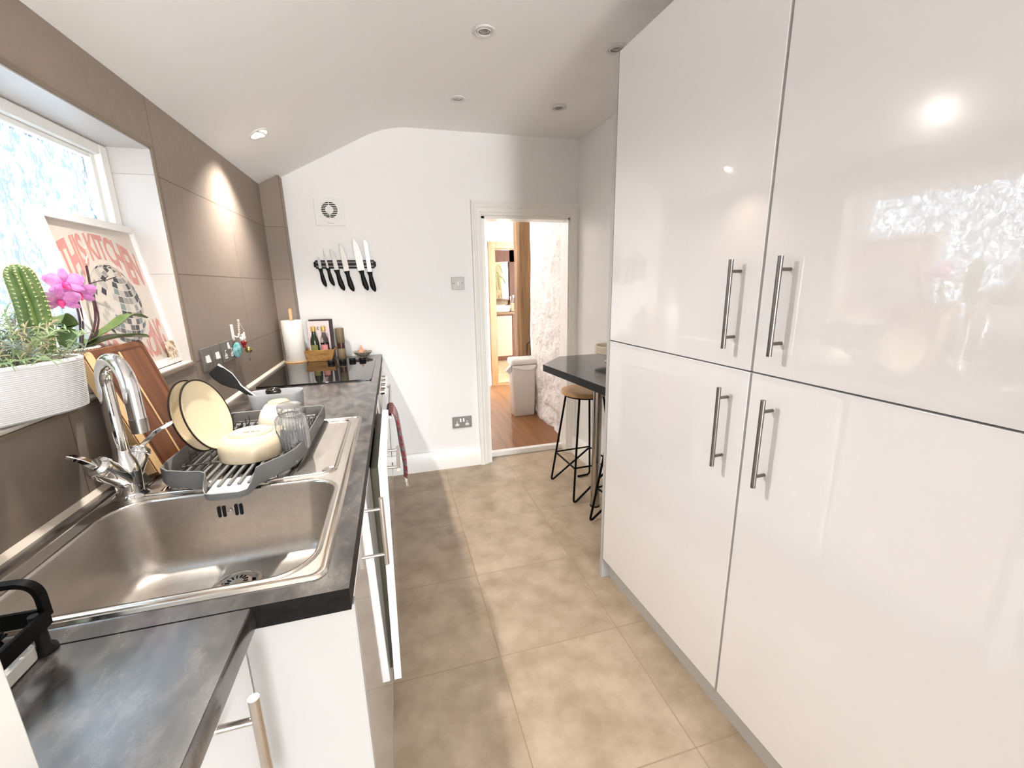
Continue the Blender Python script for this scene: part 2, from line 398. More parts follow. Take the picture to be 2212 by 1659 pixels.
# whitewashed stone wall of the hall: a bumpy slab
m = MB(); random.seed(3)
from mathutils import noise
ny, nz = 44, 84; G = []
for i in range(ny+1):
    y = 3.165+(4.16-3.165)*i/ny
    for j in range(nz+1):
        z = .03+2.22*j/nz
        v = noise.cell_vector(Vector((y*7, z*9, 0)))
        c = noise.noise(Vector((y*6, z*8, 1.3)))*.030+noise.noise(Vector((y*15, z*19, 4)))*.020+noise.noise(Vector((y*34, z*40, 9)))*.008
        G.append((2.075-.012*(i/ny)-max(-.02, c), y, z))
b = m.pts(G)
for i in range(ny):
    for j in range(nz):
        a = b+i*(nz+1)+j; m.face(a, a+1, a+nz+2, a+nz+1)
m.box(2.11, 2.32, 3.162, 4.16, .03, 2.25)
struct('wall_hall_stone', m, stone_white, smooth=180)

# ------------------------------------------------------------------ window
glass_m = bpy.data.materials.new('obscured window glass'); glass_m.use_nodes = True
N = glass_m.node_tree.nodes; L_ = glass_m.node_tree.links; N.clear()
out = N.new('ShaderNodeOutputMaterial'); g = N.new('ShaderNodeNewGeometry')
mp = N.new('ShaderNodeMapping'); mp.inputs['Scale'].default_value = (1, 1.0, .42); L_.new(g.outputs['Position'], mp.inputs[0])
n1 = N.new('ShaderNodeTexNoise'); n1.inputs['Scale'].default_value = 80; n1.inputs['Detail'].default_value = 2.5; n1.inputs['Distortion'].default_value = 1.3; L_.new(mp.outputs[0], n1.inputs[0])
rp = N.new('ShaderNodeValToRGB'); rp.color_ramp.elements[0].position = .50; rp.color_ramp.elements[1].position = .60
rp.color_ramp.elements[0].color = (.125, .142, .158, 1); rp.color_ramp.elements[1].color = (.43, .445, .455, 1); L_.new(n1.outputs[0], rp.inputs[0])
tr = N.new('ShaderNodeBsdfTransparent'); tl = N.new('ShaderNodeBsdfTranslucent'); gl = N.new('ShaderNodeBsdfGlossy'); gl.inputs['Roughness'].default_value = .1
bp = N.new('ShaderNodeBump'); bp.inputs['Strength'].default_value = .5; bp.inputs['Distance'].default_value = .003; L_.new(n1.outputs[0], bp.inputs['Height'])
L_.new(bp.outputs[0], gl.inputs['Normal']); L_.new(rp.outputs[0], tr.inputs[0]); L_.new(rp.outputs[0], tl.inputs[0])
a1 = N.new('ShaderNodeMixShader'); a1.inputs[0].default_value = .25; L_.new(tr.outputs[0], a1.inputs[1]); L_.new(tl.outputs[0], a1.inputs[2])
a2 = N.new('ShaderNodeMixShader'); a2.inputs[0].default_value = .05; L_.new(a1.outputs[0], a2.inputs[1]); L_.new(gl.outputs[0], a2.inputs[2])
L_.new(a2.outputs[0], out.inputs[0])
win = bpy.data.objects.new('window_1', None); COL.objects.link(win); win.location = (-.115, 1.07, WZ0); WM[win.name] = Matrix.Translation(win.location); win['kind'] = 'structure'
m = MB(); fx0, fx1 = -.165, -.112; yA, yB, zA, zB = WY0+.008, WY1-.008, WZ0+.001, WZ1-.009
def ring_frame(mb, x0, x1, y0, y1, z0, z1, w, wz=None):
    wz = w if wz is None else wz
    mb.box(x0, x1, y0, y0+w, z0, z1); mb.box(x0, x1, y1-w, y1, z0, z1); mb.box(x0, x1, y0+w, y1-w, z0, z0+wz); mb.box(x0, x1, y0+w, y1-w, z1-wz, z1)
ring_frame(m, fx0, fx1, yA, yB, zA, zB, .04, .032)
m.box(fx0, fx1, 1.245, 1.295, zA, zB) if False else None
m.box(fx0, fx1-.004, .98, 1.04, zA, zB)
build('window_frame', m, white_plastic, win, bevel=.005)
m = MB(); ring_frame(m, fx0+.006, fx1-.016, 1.04, yB-.04, zA+.032, zB-.032, .022, .014); ring_frame(m, fx0+.006, fx1-.016, yA+.04, .98, zA+.032, zB-.032, .022, .014)
build('glazing_bead', m, white_plastic, win, bevel=.003)
m = MB(); m.box(-.150, -.146, 1.04, yB-.04, zA+.03, zB-.03); build('pane', m, glass_m, win, smooth=0)
m = MB(); m.box(-.150, -.146, yA+.04, .98, zA+.03, zB-.03); build('pane', m, glass_m, win, smooth=0)

# ================================================================== kitchen units
def bar_handle(parent, p0, p1, out, stand=.034, r=.006, post_in=.03, mtl=None, name='handle'):
    """a T-bar handle; p0,p1 ends of the bar measured on the door face, out = outward normal"""
    p0, p1, out = Vector(p0), Vector(p1), Vector(out).normalized(); d = (p1-p0).normalized(); m = MB()
    m.cyl(p0+out*stand, p1+out*stand, r, n=16)
    for q in (p0+d*post_in, p1-d*post_in): m.cyl(q, q+out*stand, r*.72, n=12)
    return build(name, m, mtl or handle_steel, parent, smooth=50)

# ---- tall units on the right (front line turned a little to the room)
def cx(y, off=0): return 1.5797-TA*(y-1)+off
class CB(MB):
    def cab(s, y0, y1, o0, o1, z0, z1):
        return s.hexa([(cx(y0,o0),y0,z0),(cx(y0,o1),y0,z0),(cx(y1,o1),y1,z0),(cx(y1,o0),y1,z0),(cx(y0,o0),y0,z1),(cx(y0,o1),y0,z1),(cx(y1,o1),y1,z1),(cx(y1,o0),y1,z1)])
ZT = 2.1675; ZS = 1.1326
def tall_unit(y0, y1, hy, label, upper, lower):
    t = thing('tall_cabinet', label, 'cabinet', (cx((y0+y1)/2, .3), (y0+y1)/2, .1), 'tall gloss cabinets')
    m = CB(); m.cab(y0+.001, y1-.001, .022, .5, .101, ZT-.001); build('carcass', m, gap_grey, t)
    for z0, z1, (h0, h1) in ((.106, ZS-.002, (.846, 1.079)), (ZS+.002, ZT, (1.187, 1.418))):
        m = CB(); m.cab(y0+.002, y1-.002, 0, .02, z0, z1); d = build('door', m, door_gloss, t, bevel=.0012)
        bar_handle(d, (cx(hy), hy, h0), (cx(hy), hy, h1), (-1, -TA, 0))
    return t
tall_unit(.873, 1.570, .938, 'tall white gloss cabinet next to the breakfast bar, with two doors and two bar handles', 0, 0)
tall_unit(.17, .869, .797, 'tall white gloss cabinet cut by the photo edge, mirroring the window in its upper door', 0, 0)
m = CB(); m.cab(1.572, 1.5914, 0, .5, 0, ZT+.002); tag(build('end_panel', m, unit_white, bevel=.001), 'white end panel closing the tall cabinets beside the breakfast bar', 'panel')
m = CB(); m.cab(.17, 1.571, .04, .055, 0, .1); tag(build('plinth', m, unit_white), 'white kickboard under the tall cabinets on the right', 'plinth')

# ---- base run on the left
def base_unit(name, y0, y1, label, cat='cabinet'):
    t = thing(name, label, cat, (.3, (y0+y1)/2, .1))
    m = MB()
    m.box(.02, .575, y0+.001, y0+.019, .1, .868); m.box(.02, .575, y1-.019, y1-.001, .1, .868); m.box(.02, .575, y0+.019, y1-.019, .1, .118); m.box(.02, .035, y0+.019, y1-.019, .118, .868)
    build('carcass', m, unit_white, t); return t
t = base_unit('sink_base_cabinet', .655, 1.195, 'white sink cabinet door with a steel bar handle, seen edge on below the basin')
m = MB(); m.box(.580, .600, .657, 1.193, .105, .866); d = build('door', m, door_gloss, t, bevel=.0015)
bar_handle(d, (.600, 1.04, .65), (.600, 1.04, .842), (1, 0, 0), .032, mtl=handle_bright)
m = MB(); m.box(.02, .601, .632, .652, 0, .8695); m.box(.600, .603, .632, .652, 0, .8695)
tag(build('end_panel', m, unit_white, bevel=.0012), 'white end panel of the sink run, below the worktop corner', 'panel')
# dishwasher with its door left ajar
t = thing('dishwasher', 'built-in dishwasher with its white door standing slightly ajar', 'dishwasher', (.3, 1.5, .1))
m = MB(); m.box(.03, .585, 1.2, 1.795, .1, .12); m.box(.03, .585, 1.2, 1.215, .12, .868); m.box(.03, .585, 1.78, 1.795, .12, .868); m.box(.03, .05, 1.215, 1.78, .12, .868); m.box(.03, .585, 1.215, 1.78, .85, .868)
build('body', m, mat('dark dishwasher tub', (.05, .045, .03), .4), t)
m = MB(); m.hexa([(.606,1.203,.1),(.630,1.203,.1),(.630,1.79,.1),(.606,1.79,.1),(.622,1.203,.862),(.647,1.203,.862),(.647,1.79,.862),(.622,1.79,.862)])
d = build('door', m, door_gloss, t, bevel=.0015)
m = MB(); m.hexa([(.588,1.215,.14),(.605,1.215,.14),(.605,1.78,.14),(.588,1.78,.14),(.600,1.215,.85),(.621,1.215,.85),(.621,1.78,.85),(.600,1.78,.85)]); build('inner_door', m, mat('dark steel liner', (.09, .085, .06), .3, metal=.6), d)
bar_handle(d, (.645, 1.30, .80), (.645, 1.50, .80), (1, 0, -.02), .032, mtl=handle_bright, post_in=.025)
t = base_unit('drawer_cabinet', 1.8, 2.045, 'white drawer cabinet between the dishwasher and the oven')
for z0, z1, hz in ((.105, .42, None), (.424, .64, .53), (.644, .866, None)):
    m = MB(); m.box(.580, .600, 1.802, 2.043, z0, z1); d = build('drawer', m, door_gloss, t, bevel=.0015)
    if hz: bar_handle(d, (.6, 1.83, hz), (.6, 2.0, hz), (1, 0, 0), .034, mtl=handle_bright)
t = thing('oven', 'built-in oven with a row of knobs and a towel rail under the hob', 'oven', (.3, 2.5, .1))
m = MB(); m.box(.03, .585, 2.05, 2.8, .1, .868); build('body', m, gap_grey, t)
m = MB(); m.box(.585, .603, 2.052, 2.798, .76, .866); build('control_panel', m, handle_bright, t, bevel=.001)
m = MB(); m.box(.585, .603, 2.052, 2.798, .12, .755); d = build('door', m, hob_glass, t, bevel=.002)
m = MB(); m.cyl((.642, 2.08, .80-.06), (.642, 2.79, .80-.06), .008, n=14)
for y in (2.092, 2.76): m.cyl((.603, y, .74), (.642, y, .74), .006, n=10)
build('handle', m, handle_bright, d, smooth=50)
for i in range(4):
    y = 2.30+.12*i; m = MB(); m.cyl((.603, y, .82), (.622, y, .82), .017, .014, 18); m.box(.615, .630, y-.004, y+.004, .806, .834); build('knob', m, handle_bright, t, smooth=40)
t = base_unit('corner_cabinet', 2.805, 3.03, 'narrow white cabinet in the corner beside the end wall')
m = MB(); m.box(.580, .600, 2.807, 3.03, .105, .866); build('door', m, door_gloss, t, bevel=.0015)
m = MB(); m.box(.575, .595, .654, 3.02, 0, .098); tag(build('plinth', m, unit_white), 'white kickboard along the sink run', 'plinth')
# shallow unit nearest the camera
t = thing('shallow_base_cabinet', 'shallow white base cabinet with a steel bar handle at the bottom edge of the photo', 'cabinet', (.22, .2, .1))
m = MB(); m.box(.02, .424, -.2, .628, .1, .868); build('carcass', m, unit_white, t)
m = MB(); m.box(.426, .446, .03, .618, .105, .866); d = build('door', m, door_gloss, t, bevel=.0015)
bar_handle(d, (.446, .505, .60), (.446, .505, .868-.005), (1, 0, 0), .045, r=.0068, post_in=.035, mtl=handle_bright)
m = MB(); m.box(.40, .418, -.2, .63, 0, .098); tag(build('plinth', m, unit_white), 'white kickboard under the shallow cabinet', 'plinth')

# ---- worktops
BX = (.075, .545, .667, 1.052)        # cut-out for the basin
ZW = .91
t = thing('worktop', 'dark mottled main worktop with the steel sink set into it', 'worktop', (.3, 1.8, .87))
m = MB(); Y0, Y1, XF = .619, D, .600
XX = [.001, BX[0], BX[1], XF]; YY = [Y0, BX[2], BX[3], D-.072, Y1-.002]
for zz, flip in ((ZW, 0), (.871, 1)):
    b = m.pts([(x, y, zz) for y in YY for x in XX])
    for j in range(4):
        for i in range(3):
            if (i, j) == (1, 1): continue
            q = [b+j*4+i, b+j*4+i+1, b+j*4+i+5, b+j*4+i+4]; m.face(*(q[::-1] if flip else q))
build('surface', m, laminate, t, smooth=0)
m = MB(); m.strip([(XF, y, ZW) for y in YY], [(XF, y, .871) for y in YY]); m.strip([(x, Y0, ZW) for x in XX][::-1], [(x, Y0, .871) for x in XX][::-1])
pe = [(XF, Y0, ZW)]
build('edge', m, laminate_edge, t, smooth=0)
m = MB(); XN = .466
m.box(.001, XN-.004, -.25, .6185, .8705, ZW-.0012)
m.rings([[(XN-.004, y, .8705), (XN, y, .876), (XN, y, .902), (XN-.003, y, ZW-.003), (XN-.008, y, ZW-.0012), (XN-.012, y, .89)] for y in (-.25, .6185)])
tag(build('worktop', m, [laminate], bevel=0), 'narrow dark worktop return in the near left corner, shining with window light', 'worktop')

# ---- sink
t = thing('sink', 'stainless steel sink with drainer set in the dark worktop', 'sink', (.3, 1.1, .745))
def rr(x0, x1, y0, y1, r): return rrect(x0, x1, y0, y1, r, 7)
OUT = rr(.036, .563, .655, 1.56, .022); BO = (.088, .533, .679, 1.040)
n_ = len(OUT)
def lp(P, z): return [(x, y, z) for x, y in P]
def insets(b, d, r): return rr(b[0]+d, b[1]-d, b[2]+d, b[3]-d, r)
m = MB()
m.rings([lp(OUT, ZW+.0005), lp(rr(.039, .560, .658, 1.557, .020), ZW+.005), lp(rr(.045, .554, .664, 1.551, .018), ZW+.0058), lp(rr(.050, .549, .668, 1.546, .018), ZW+.0030)], cap0=False, cap1=False)
build('rim', m, steel_rim, t, smooth=40)
m = MB()
bw = [lp(insets(BO, -.012, .075), ZW+.0030), lp(insets(BO, -.007, .072), ZW+.0055), lp(insets(BO, -.002, .066), ZW+.0048), lp(insets(BO, 0, .065), ZW+.001)]
m.rings(bw, cap0=False, cap1=False); build('bowl_rim', m, steel_rim, t, smooth=60)
m = MB(); rr_ = [lp(insets(BO, 0, .065), ZW+.001)]
for d_, z_, r_ in ((.004, .88, .063), (.010, .80, .060), (.016, .772, .058), (.026, .754, .052), (.042, .7465, .045), (.07, .7445, .035)): rr_.append(lp(insets(BO, d_, r_), z_))
m.rings(rr_, cap0=False, cap1=False)
b = len(m.v); P = insets(BO, .07, .035)
# floor of the bowl with the waste hole
wc = (.325, .930); L2 = [[(wc[0]+.043*math.cos(a), wc[1]+.043*math.sin(a), .7425) for a in [math.atan2(y-wc[1], x-wc[0]) for x, y in P]]]
m.rings([lp(P, .7445), L2[0]], cap0=False, cap1=False)
build('bowl', m, steel, t, smooth=60)
# flat deck and drainer board
m = MB()
m.rings([lp(rr(.050, .549, .668, 1.546, .018), ZW+.0030), lp(insets(BO, -.012, .075), ZW+.0030)], cap0=False, cap1=False)
build('deck', m, steel, t, smooth=0)
for i in range(9):
    x = .15+.034*i; m = MB(); L = []
    for y, h in ((1.09, 0), (1.105, .003), (1.5, .003), (1.515, 0)): L.append([(x-.008, y, ZW+.0028), (x-.003, y, ZW+.003+h), (x+.003, y, ZW+.003+h), (x+.008, y, ZW+.0028)])
    m.rings(L); build('drainer_ridge', m, steel_rim, t, smooth=60)
m = MB()   # long pressed bead framing the drainer and the two corner dimples
m.tube(fillet([(.12, 1.075, ZW+.002), (.525, 1.075, ZW+.002), (.525, 1.525, ZW+.002), (.10, 1.525, ZW+.002), (.10, 1.13, ZW+.002)], .03), .006, 8)
build('pressed_bead', m, steel_rim, t, smooth=60)
m = MB(); m.lathe([(.019, ZW+.0028), (.017, ZW+.0045), (.013, ZW+.0035), (.001, ZW+.0032)], (.512, 1.098, 0), 24, cap0=False); build('tap_hole_cap', m, steel_rim, t)
m = MB(); m.lathe([(.048, .7445), (.042, .7452), (.037, .7425), (.034, .740)], (wc[0], wc[1], 0), 32, cap0=False, cap1=False)
m.lathe([(.030, .738), (.029, .746), (.024, .7488), (.0005, .7495)], (wc[0], wc[1], 0), 32); w_ = build('strainer', m, steel_rim, t)
m = MB(); m.lathe([(.0345, .7395), (.029, .7395)], (wc[0], wc[1], 0), 32, cap0=False, cap1=False)
for k in range(14):
    a = 2*PI*k/14; c_, s_ = math.cos(a), math.sin(a); M_ = Matrix.Translation((wc[0], wc[1], 0)) @ Matrix.Rotation(a, 4, 'Z'); st = m.mark(); m.box(.0135, .0225, -.0012, .0012, -.001+.745, .7499); m.xf(st, M_)
build('slots', m, dark_hole, w_)
m = MB(); ov = (.299, 1.0345, .868)
for dx in (-.0225, -.0125, .0125, .0225): m.prism(rrect(ov[0]+dx-.0034, ov[0]+dx+.0034, -.014, .014, .0033, 4), 0, .0012, Matrix(((1,0,0,0),(0,0,-1,ov[1]-.0005),(0,1,0,ov[2]),(0,0,0,1))))
o_ = build('overflow', m, dark_hole, t)
m = MB(); m.lathe([(.0058, 0), (.0055, .003), (.003, .004), (.001, .002)], (ov[0], ov[1]-.001, ov[2]), 16, ax=(0, -1, 0)); build('overflow_screw', m, chrome, o_)

# ---- swan neck tap
t = thing('tap', 'chrome swan neck mixer tap with two levers at the back of the sink', 'tap', (.092, 1.085, ZW+.003))
c = Vector((.092, 1.085, ZW+.003))
m = MB(); m.lathe([(.034, 0), (.034, .004), (.029, .008), (.027, .011)], c, 32); build('base_flange', m, chrome, t)
m = MB(); m.lathe([(.024, .008), (.025, .03), (.026, .06), (.022, .085), (.016, .10), (.015, .112)], c, 32); build('body', m, chrome, t, smooth=60)
m = MB(); a0 = c+Vector((0, 0, .095)); tip = Vector((.178, 1.005, 0)); hv = Vector((tip.x-c.x, tip.y-c.y, 0)); w_ = hv.length; hv.normalize(); rr0 = w_/2
P = [a0, a0+Vector((0, 0, .08)), a0+Vector((0, 0, .163))]
cc = a0+Vector((0, 0, .163))+hv*rr0
for k in range(1, 19):
    a = PI-PI*k/18; P.append(cc+hv*rr0*math.cos(a)+Vector((0, 0, rr0*math.sin(a)*1.05)))
P.append(P[-1]+Vector((0, 0, -.058)))
m.tube(P, [.0145]*len(P), 20); s_ = build('spout', m, chrome, t, smooth=60)
m = MB(); e = P[-1]; m.cyl(e+Vector((0,0,.002)), e-Vector((0,0,.028)), .0152, .0148, 20); build('aerator', m, mat('grey aerator', (.35, .33, .31), .3, metal=1), s_, smooth=50)
def side_valve(dv, lever_dir, up, ls=1.0, bl=1.0):
    dv = Vector(dv).normalized(); p = c+Vector((0, 0, .035)); q = p+dv*.085*bl
    m = MB(); m.tube([p, p+dv*.05*bl, p+dv*.068*bl, q], [.0205, .0215, .023, .022], 24); v = build('valve_barrel', m, chrome, t, smooth=60)
    m = MB(); m.tube([q, q+dv*.004, q+dv*.014, q+dv*.02], [.0235, .0245, .0225, .014], 24)
    ld = Vector(lever_dir).normalized(); k = q+dv*.012; side = ld.cross(Vector((0, 0, 1))).normalized(); u = side.cross(ld)
    L = []
    for s0, w0, h0, up0 in ((0, .012, .006, 0), (.02, .0115, .006, .012), (.045, .010, .005, .026), (.085, .009, .0045, .034), (.092, .007, .003, .035)):
        b0 = k+ld*s0*ls+Vector((0, 0, up0*up)); L.append([b0-side*w0-u*h0, b0+side*w0-u*h0, b0+side*w0+u*h0, b0-side*w0+u*h0])
    m.rings(L); build('lever', m, chrome, v, smooth=30, bevel=.0015)
side_valve((-.10, -.72, .72), (-.62, -.25, .35), .35, .5)
side_valve((.10, .62, .80), (.85, .22, .25), 1.0, .85, .75)

# ================================================================== things at the sink
# ---- chopping board leaning behind the tap
board_m = mat('striped hardwood board', (.085, .026, .009), .42, col2=(.20, .072, .024), nscale=13, ndet=6, stretch=(.5, 3.5, .25), lo=.3, hi=.7)
sap = mat('pale sapwood strip', (.66, .42, .20), .4, col2=(.74, .52, .28), nscale=20, stretch=(.5, 2, .3))
t = thing('chopping_board', 'wooden chopping board leaning on the tiles behind the chrome tap', 'chopping board', (.1, 1.29, ZW+.006))
B0 = Vector((.112, 1.165, ZW+.0125)); ex = Vector((0, 1, 0)); ey = Vector((-.094, 0, .315)).normalized(); bh = .329; bwid = .245
MBd = frame_M(B0, ex, ey)      # x along y, y up the board, z outward (+x)
def outl(x0, x1, y0, y1, r): return rrect(x0, x1, y0, y1, r, 5)
m = MB(); m.prism(outl(0, bwid, 0, bh, .012), -.022, 0, MBd); build('board', m, board_m, t, smooth=30, bevel=.002)
m = MB(); m.prism([(0, .012), (.002, .010), (.002, bh-.010), (0, bh-.012), (-.0015, bh-.014), (-.0015, .014)], -.021, -.001, MBd); m.prism(outl(.003, .030, .003, bh-.003, .008), -.001, .0006, MBd); build('sapwood_edge', m, sap, t, smooth=0)
m = MB(); m.prism(outl(.120, .127, .018, bh-.018, .001), -.001, .0006, MBd); build('sapwood_strip', m, sap, t, smooth=0)
m = MB(); gp = outl(.040, bwid-.014, .014, bh-.014, .012); gi = outl(.046, bwid-.020, .020, bh-.020, .010)
st = m.mark(); m.rings([[(x, y, .0008) for x, y in gp], [(x, y, .0002) for x, y in gi]], cap0=False, cap1=False); m.xf(st, MBd)
build('juice_groove', m, mat('dark groove', (.09, .03, .012), .5), t, smooth=0)

# ---- grey dish rack
t = thing('dish_rack', 'grey dish drying rack with a pouring lip, standing on the drainer', 'dish rack', (.29, 1.3, ZW+.008))
def rackpoly(e=0):
    P = [(.140, 1.545), (.140, 1.15), (.146, 1.105), (.170, 1.078), (.215, 1.060), (.248, 1.050), (.262, 1.035), (.268, 1.0), (.275, .985), (.290, .978), (.345, .975), (.358, .985), (.362, 1.005), (.366, 1.035), (.385, 1.062), (.412, 1.095), (.432, 1.140), (.440, 1.20), (.442, 1.545), (.430, 1.562), (.155, 1.562)]
    c0 = Vector((.29, 1.28)); out = []
    for x, y in P:
        v = Vector((x, y))-c0; k = max(0, 1-e/v.length); out.append((c0.x+v.x*k, c0.y+v.y*k))
    return out
def rackz(x, y): return .012 if (y < 1.0) else (.020 if y < 1.03 and .255 < x < .37 else .040)
zb = ZW+.016
m = MB(); po, pi_ = rackpoly(), rackpoly(.005)
def rz(p): return zb+rackz(*p)
m.rings([[(x, y, zb-.004) for x, y in rackpoly(.012)], [(x, y, zb-.004) for x, y in rackpoly(.004)], [(x, y, zb+.004) for x, y in po], [(x, y, rz((x, y))) for x, y in po], [(x, y, rz((x, y))+.001) for x, y in rackpoly(.0025)], [(x, y, rz((x, y))-.001) for x, y in pi_], [(x, y, zb+.002) for x, y in pi_], [(x, y, zb-.003) for x, y in rackpoly(.012)]], cap0=False, cap1=False)
build('tray', m, rack_grey, t, smooth=45)
m = MB(); m.prism([(.272, .990), (.290, .980), (.345, .977), (.357, .990), (.362, 1.045), (.385, 1.075), (.25, 1.075), (.270, 1.04)], zb+.0022, zb+.005); build('pouring_lip', m, lip_pale, t)
for i in range(14):
    x = .163+i*.0205; y0 = 1.10 if x < .2 else (1.078 if x < .25 else (1.03 if x < .36 else (1.085 if x < .40 else 1.13)))
    m = MB(); m.box(x-.0035, x+.0035, y0, 1.54, zb+.002, zb+.010); build('slat', m, rack_grey, t, bevel=.0015)
for x, y in ((.18, 1.12), (.41, 1.16), (.18, 1.53), (.41, 1.53)):
    m = MB(); m.cyl((x, y, ZW+.0062), (x, y, zb-.003), .012, .014); build('foot', m, black_plastic, t)
m = MB(); wz = zb+.014; wr_ = .0022
m.tube(fillet([(.162, 1.165, wz), (.428, 1.20, wz), (.428, 1.53, wz), (.162, 1.53, wz), (.162, 1.165, wz)], .02, 5), wr_, 6)
for x in (.235, .30, .365): m.tube([(x, 1.175+(x-.162)*.13, wz), (x, 1.53, wz)], wr_, 6)
for y in (1.20, 1.235, 1.27, 1.305, 1.34, 1.375, 1.41, 1.445, 1.48, 1.515):
    for xa, xb in ((.168, .215), (.385, .422)):
        m.tube(fillet([(xa, y, wz), (xa, y, wz+.030), (xa+.006, y, wz+.034)], .004, 3), wr_*.9, 6); m.tube([(xb, y, wz), (xb, y, wz+.024)], wr_*.9, 6)
m.tube([(.168, 1.2, wz+.016), (.168, 1.53, wz+.016)], wr_*.8, 6); m.tube([(.422, 1.2, wz+.016), (.422, 1.53, wz+.016)], wr_*.8, 6)
for q in ((.165, 1.168), (.215, 1.175)): m.tube([Vector((q[0]+.008*math.cos(a), q[1]+.008*math.sin(a), wz+.001)) for a in [2*PI*k/14 for k in range(14)]], .0015, 5, closed=True)
build('wire_insert', m, handle_steel, t, smooth=60)

# ---- crockery
def plate(ctr, tilt, label, rad=.098):
    ax = Vector((math.cos(tilt), -.10, math.sin(tilt))).normalized()
    t = thing('plate', label, 'plate', tuple(Vector(ctr)), 'cream plates in the dish rack')
    pr = [(.001, -.004), (rad*.62, -.004), (rad*.70, -.002), (rad*.97, .011), (rad, .0135), (rad*.995, .0155), (rad*.96, .0145), (rad*.72, .003), (rad*.62, .0005), (.001, 0)]
    m = MB(); m.lathe(pr, ctr, 56, ax=ax); build('dish', m, cream, t, smooth=60)
    m = MB(); m.lathe([(rad*.965, .0152), (rad*1.004, .0158), (rad*1.010, .0130), (rad*.985, .0120)], ctr, 56, ax=ax, cap0=False, cap1=False); m.rings([]) if 0 else None
    build('rim', m, rim_black, t, smooth=60)
plate((.196, 1.245, 1.044), R(17), 'cream enamel plate with a dark rim, front one of two in the rack')
plate((.164, 1.255, 1.042), R(14), 'cream enamel plate with a dark rim, leaning behind the front plate')
t = thing('bowl', 'shallow cream bowl turned upside down on the grey rack', 'bowl', (.308, 1.222, zb+.010))
bc = (.308, 1.222, zb+.010)
m = MB(); rb = .080
m.lathe([(rb*.95, .004), (rb*.985, 0), (rb*1.0, .006), (rb*1.01, .018), (rb*1.0, .032), (rb*.95, .045), (rb*.84, .055), (rb*.72, .0592), (rb*.66, .0605), (rb*.645, .0618), (rb*.62, .0618), (rb*.605, .0605), (rb*.3, .0600), (.001, .06)], bc, 56, cap0=False); build('dish', m, cream_base, t, smooth=60)
m = MB(); m.lathe([(rb*.665, .0612), (rb*.640, .0624), (rb*.615, .0612)], bc, 56, cap0=False, cap1=False); build('foot_ring', m, mat('faint grey ring', (.42, .36, .25), .5), t)
m = MB(); zz = bc[2]+.0603
for k, (dx, h) in enumerate(((-.016, .007), (-.011, .008), (-.006, .006), (.001, .008), (.006, .008), (.012, .005), (.017, .006))): m.box(bc[0]+dx-.0010, bc[0]+dx+.0010, bc[1]-h/2, bc[1]+h/2, zz, zz+.0003)
for dx in (-.0085, .0035): m.box(bc[0]+dx-.002, bc[0]+dx+.002, bc[1]+.002, bc[1]+.003, zz, zz+.0003)
build('maker_stamp', m, mat('stamp ink', (.10, .08, .06), .7), t)
t = thing('mug', 'cream mug with a biscuit base, upside down between the jar and the grey caddy', 'mug', (.315, 1.45, zb+.010))
m = MB(); mc = (.325, 1.45, zb+.010)
m.lathe([(.066, 0), (.067, .004), (.063, .03), (.054, .055), (.040, .074), (.0302, .080)], mc, 40, cap0=False, cap1=False); build('cup', m, mat('white cream glaze', (.83, .78, .66), .2), t, smooth=60)
m = MB(); m.lathe([(.0302, .0798), (.029, .084), (.026, .086), (.001, .086)], mc, 40, cap0=False); build('base', m, mat('bare biscuit clay', (.66, .45, .28), .6), t, smooth=60)
# ribbed glass jar
t = thing('jar', 'ribbed clear glass jar turned upside down at the front of the grey rack', 'jar', (.413, 1.215, zb+.010))
jc = (.409, 1.220, zb+.010)
rib = lambda a, z: 1+.03*math.sin(30*a)
m = MB(); m.lathe([(.034, .0), (.0375, .002), (.0395, .008), (.0395, .03), (.0395, .06), (.0385, .088), (.034, .096), (.0275, .100), (.0275, .104)], jc, 136, cap0=False, cap1=False, mod=rib)
m.lathe([(.0275, .104), (.0305, .106), (.031, .118), (.0305, .126), (.026, .130), (.001, .129)], jc, 136, cap0=False)
m.lathe([(.0315, .0), (.0355, .004), (.0360, .03), (.0360, .06), (.035, .086), (.0245, .100), (.0245, .11), (.027, .122), (.001, .124)][::-1], jc, 48, cap1=False)
build('vessel', m, glass, t, smooth=50)

# ---- grey utensil caddy with two utensils
t = thing('utensil_caddy', 'oblong pale grey utensil caddy behind the dish rack', 'utensil holder', (.27, 1.64, ZW))
m = MB()
def ovl(s, z): return [(x, y, z) for x, y in rrect(.272-.088*s, .272+.088*s, 1.645-.043*s, 1.645+.043*s, .034*s, 7)]
m.rings([ovl(.90, ZW+.001), ovl(.93, ZW+.006), ovl(.985, ZW+.09), ovl(1.0, ZW+.098), ovl(.99, ZW+.100), ovl(.96, ZW+.097), ovl(.90, ZW+.012)]); build('holder', m, caddy_grey, t, smooth=50)
t = thing('spatula', 'black spatula with a pale edged handle, leaning out of the grey caddy', 'spatula', (.22, 1.64, ZW+.02))
a = Vector((.10, 1.615, 1.108)); b_ = Vector((.225, 1.645, .965)); dd = (b_-a).normalized(); sd = Vector((-.30, -.35, -.88)); sd = (sd-dd*sd.dot(dd)).normalized(); nn = dd.cross(sd)
m = MB(); L = []
for s0, w0, th in ((0, .018, .002), (.02, .024, .0025), (.05, .024, .003), (.075, .017, .004), (.095, .008, .005), (.12, .006, .005), (.19, .006, .005)):
    q = a+dd*s0; L.append([q-sd*w0-nn*th, q+sd*w0-nn*th, q+sd*w0+nn*th, q-sd*w0+nn*th])
m.rings(L); build('blade', m, black_plastic, t, bevel=.0015)
m = MB(); L = []
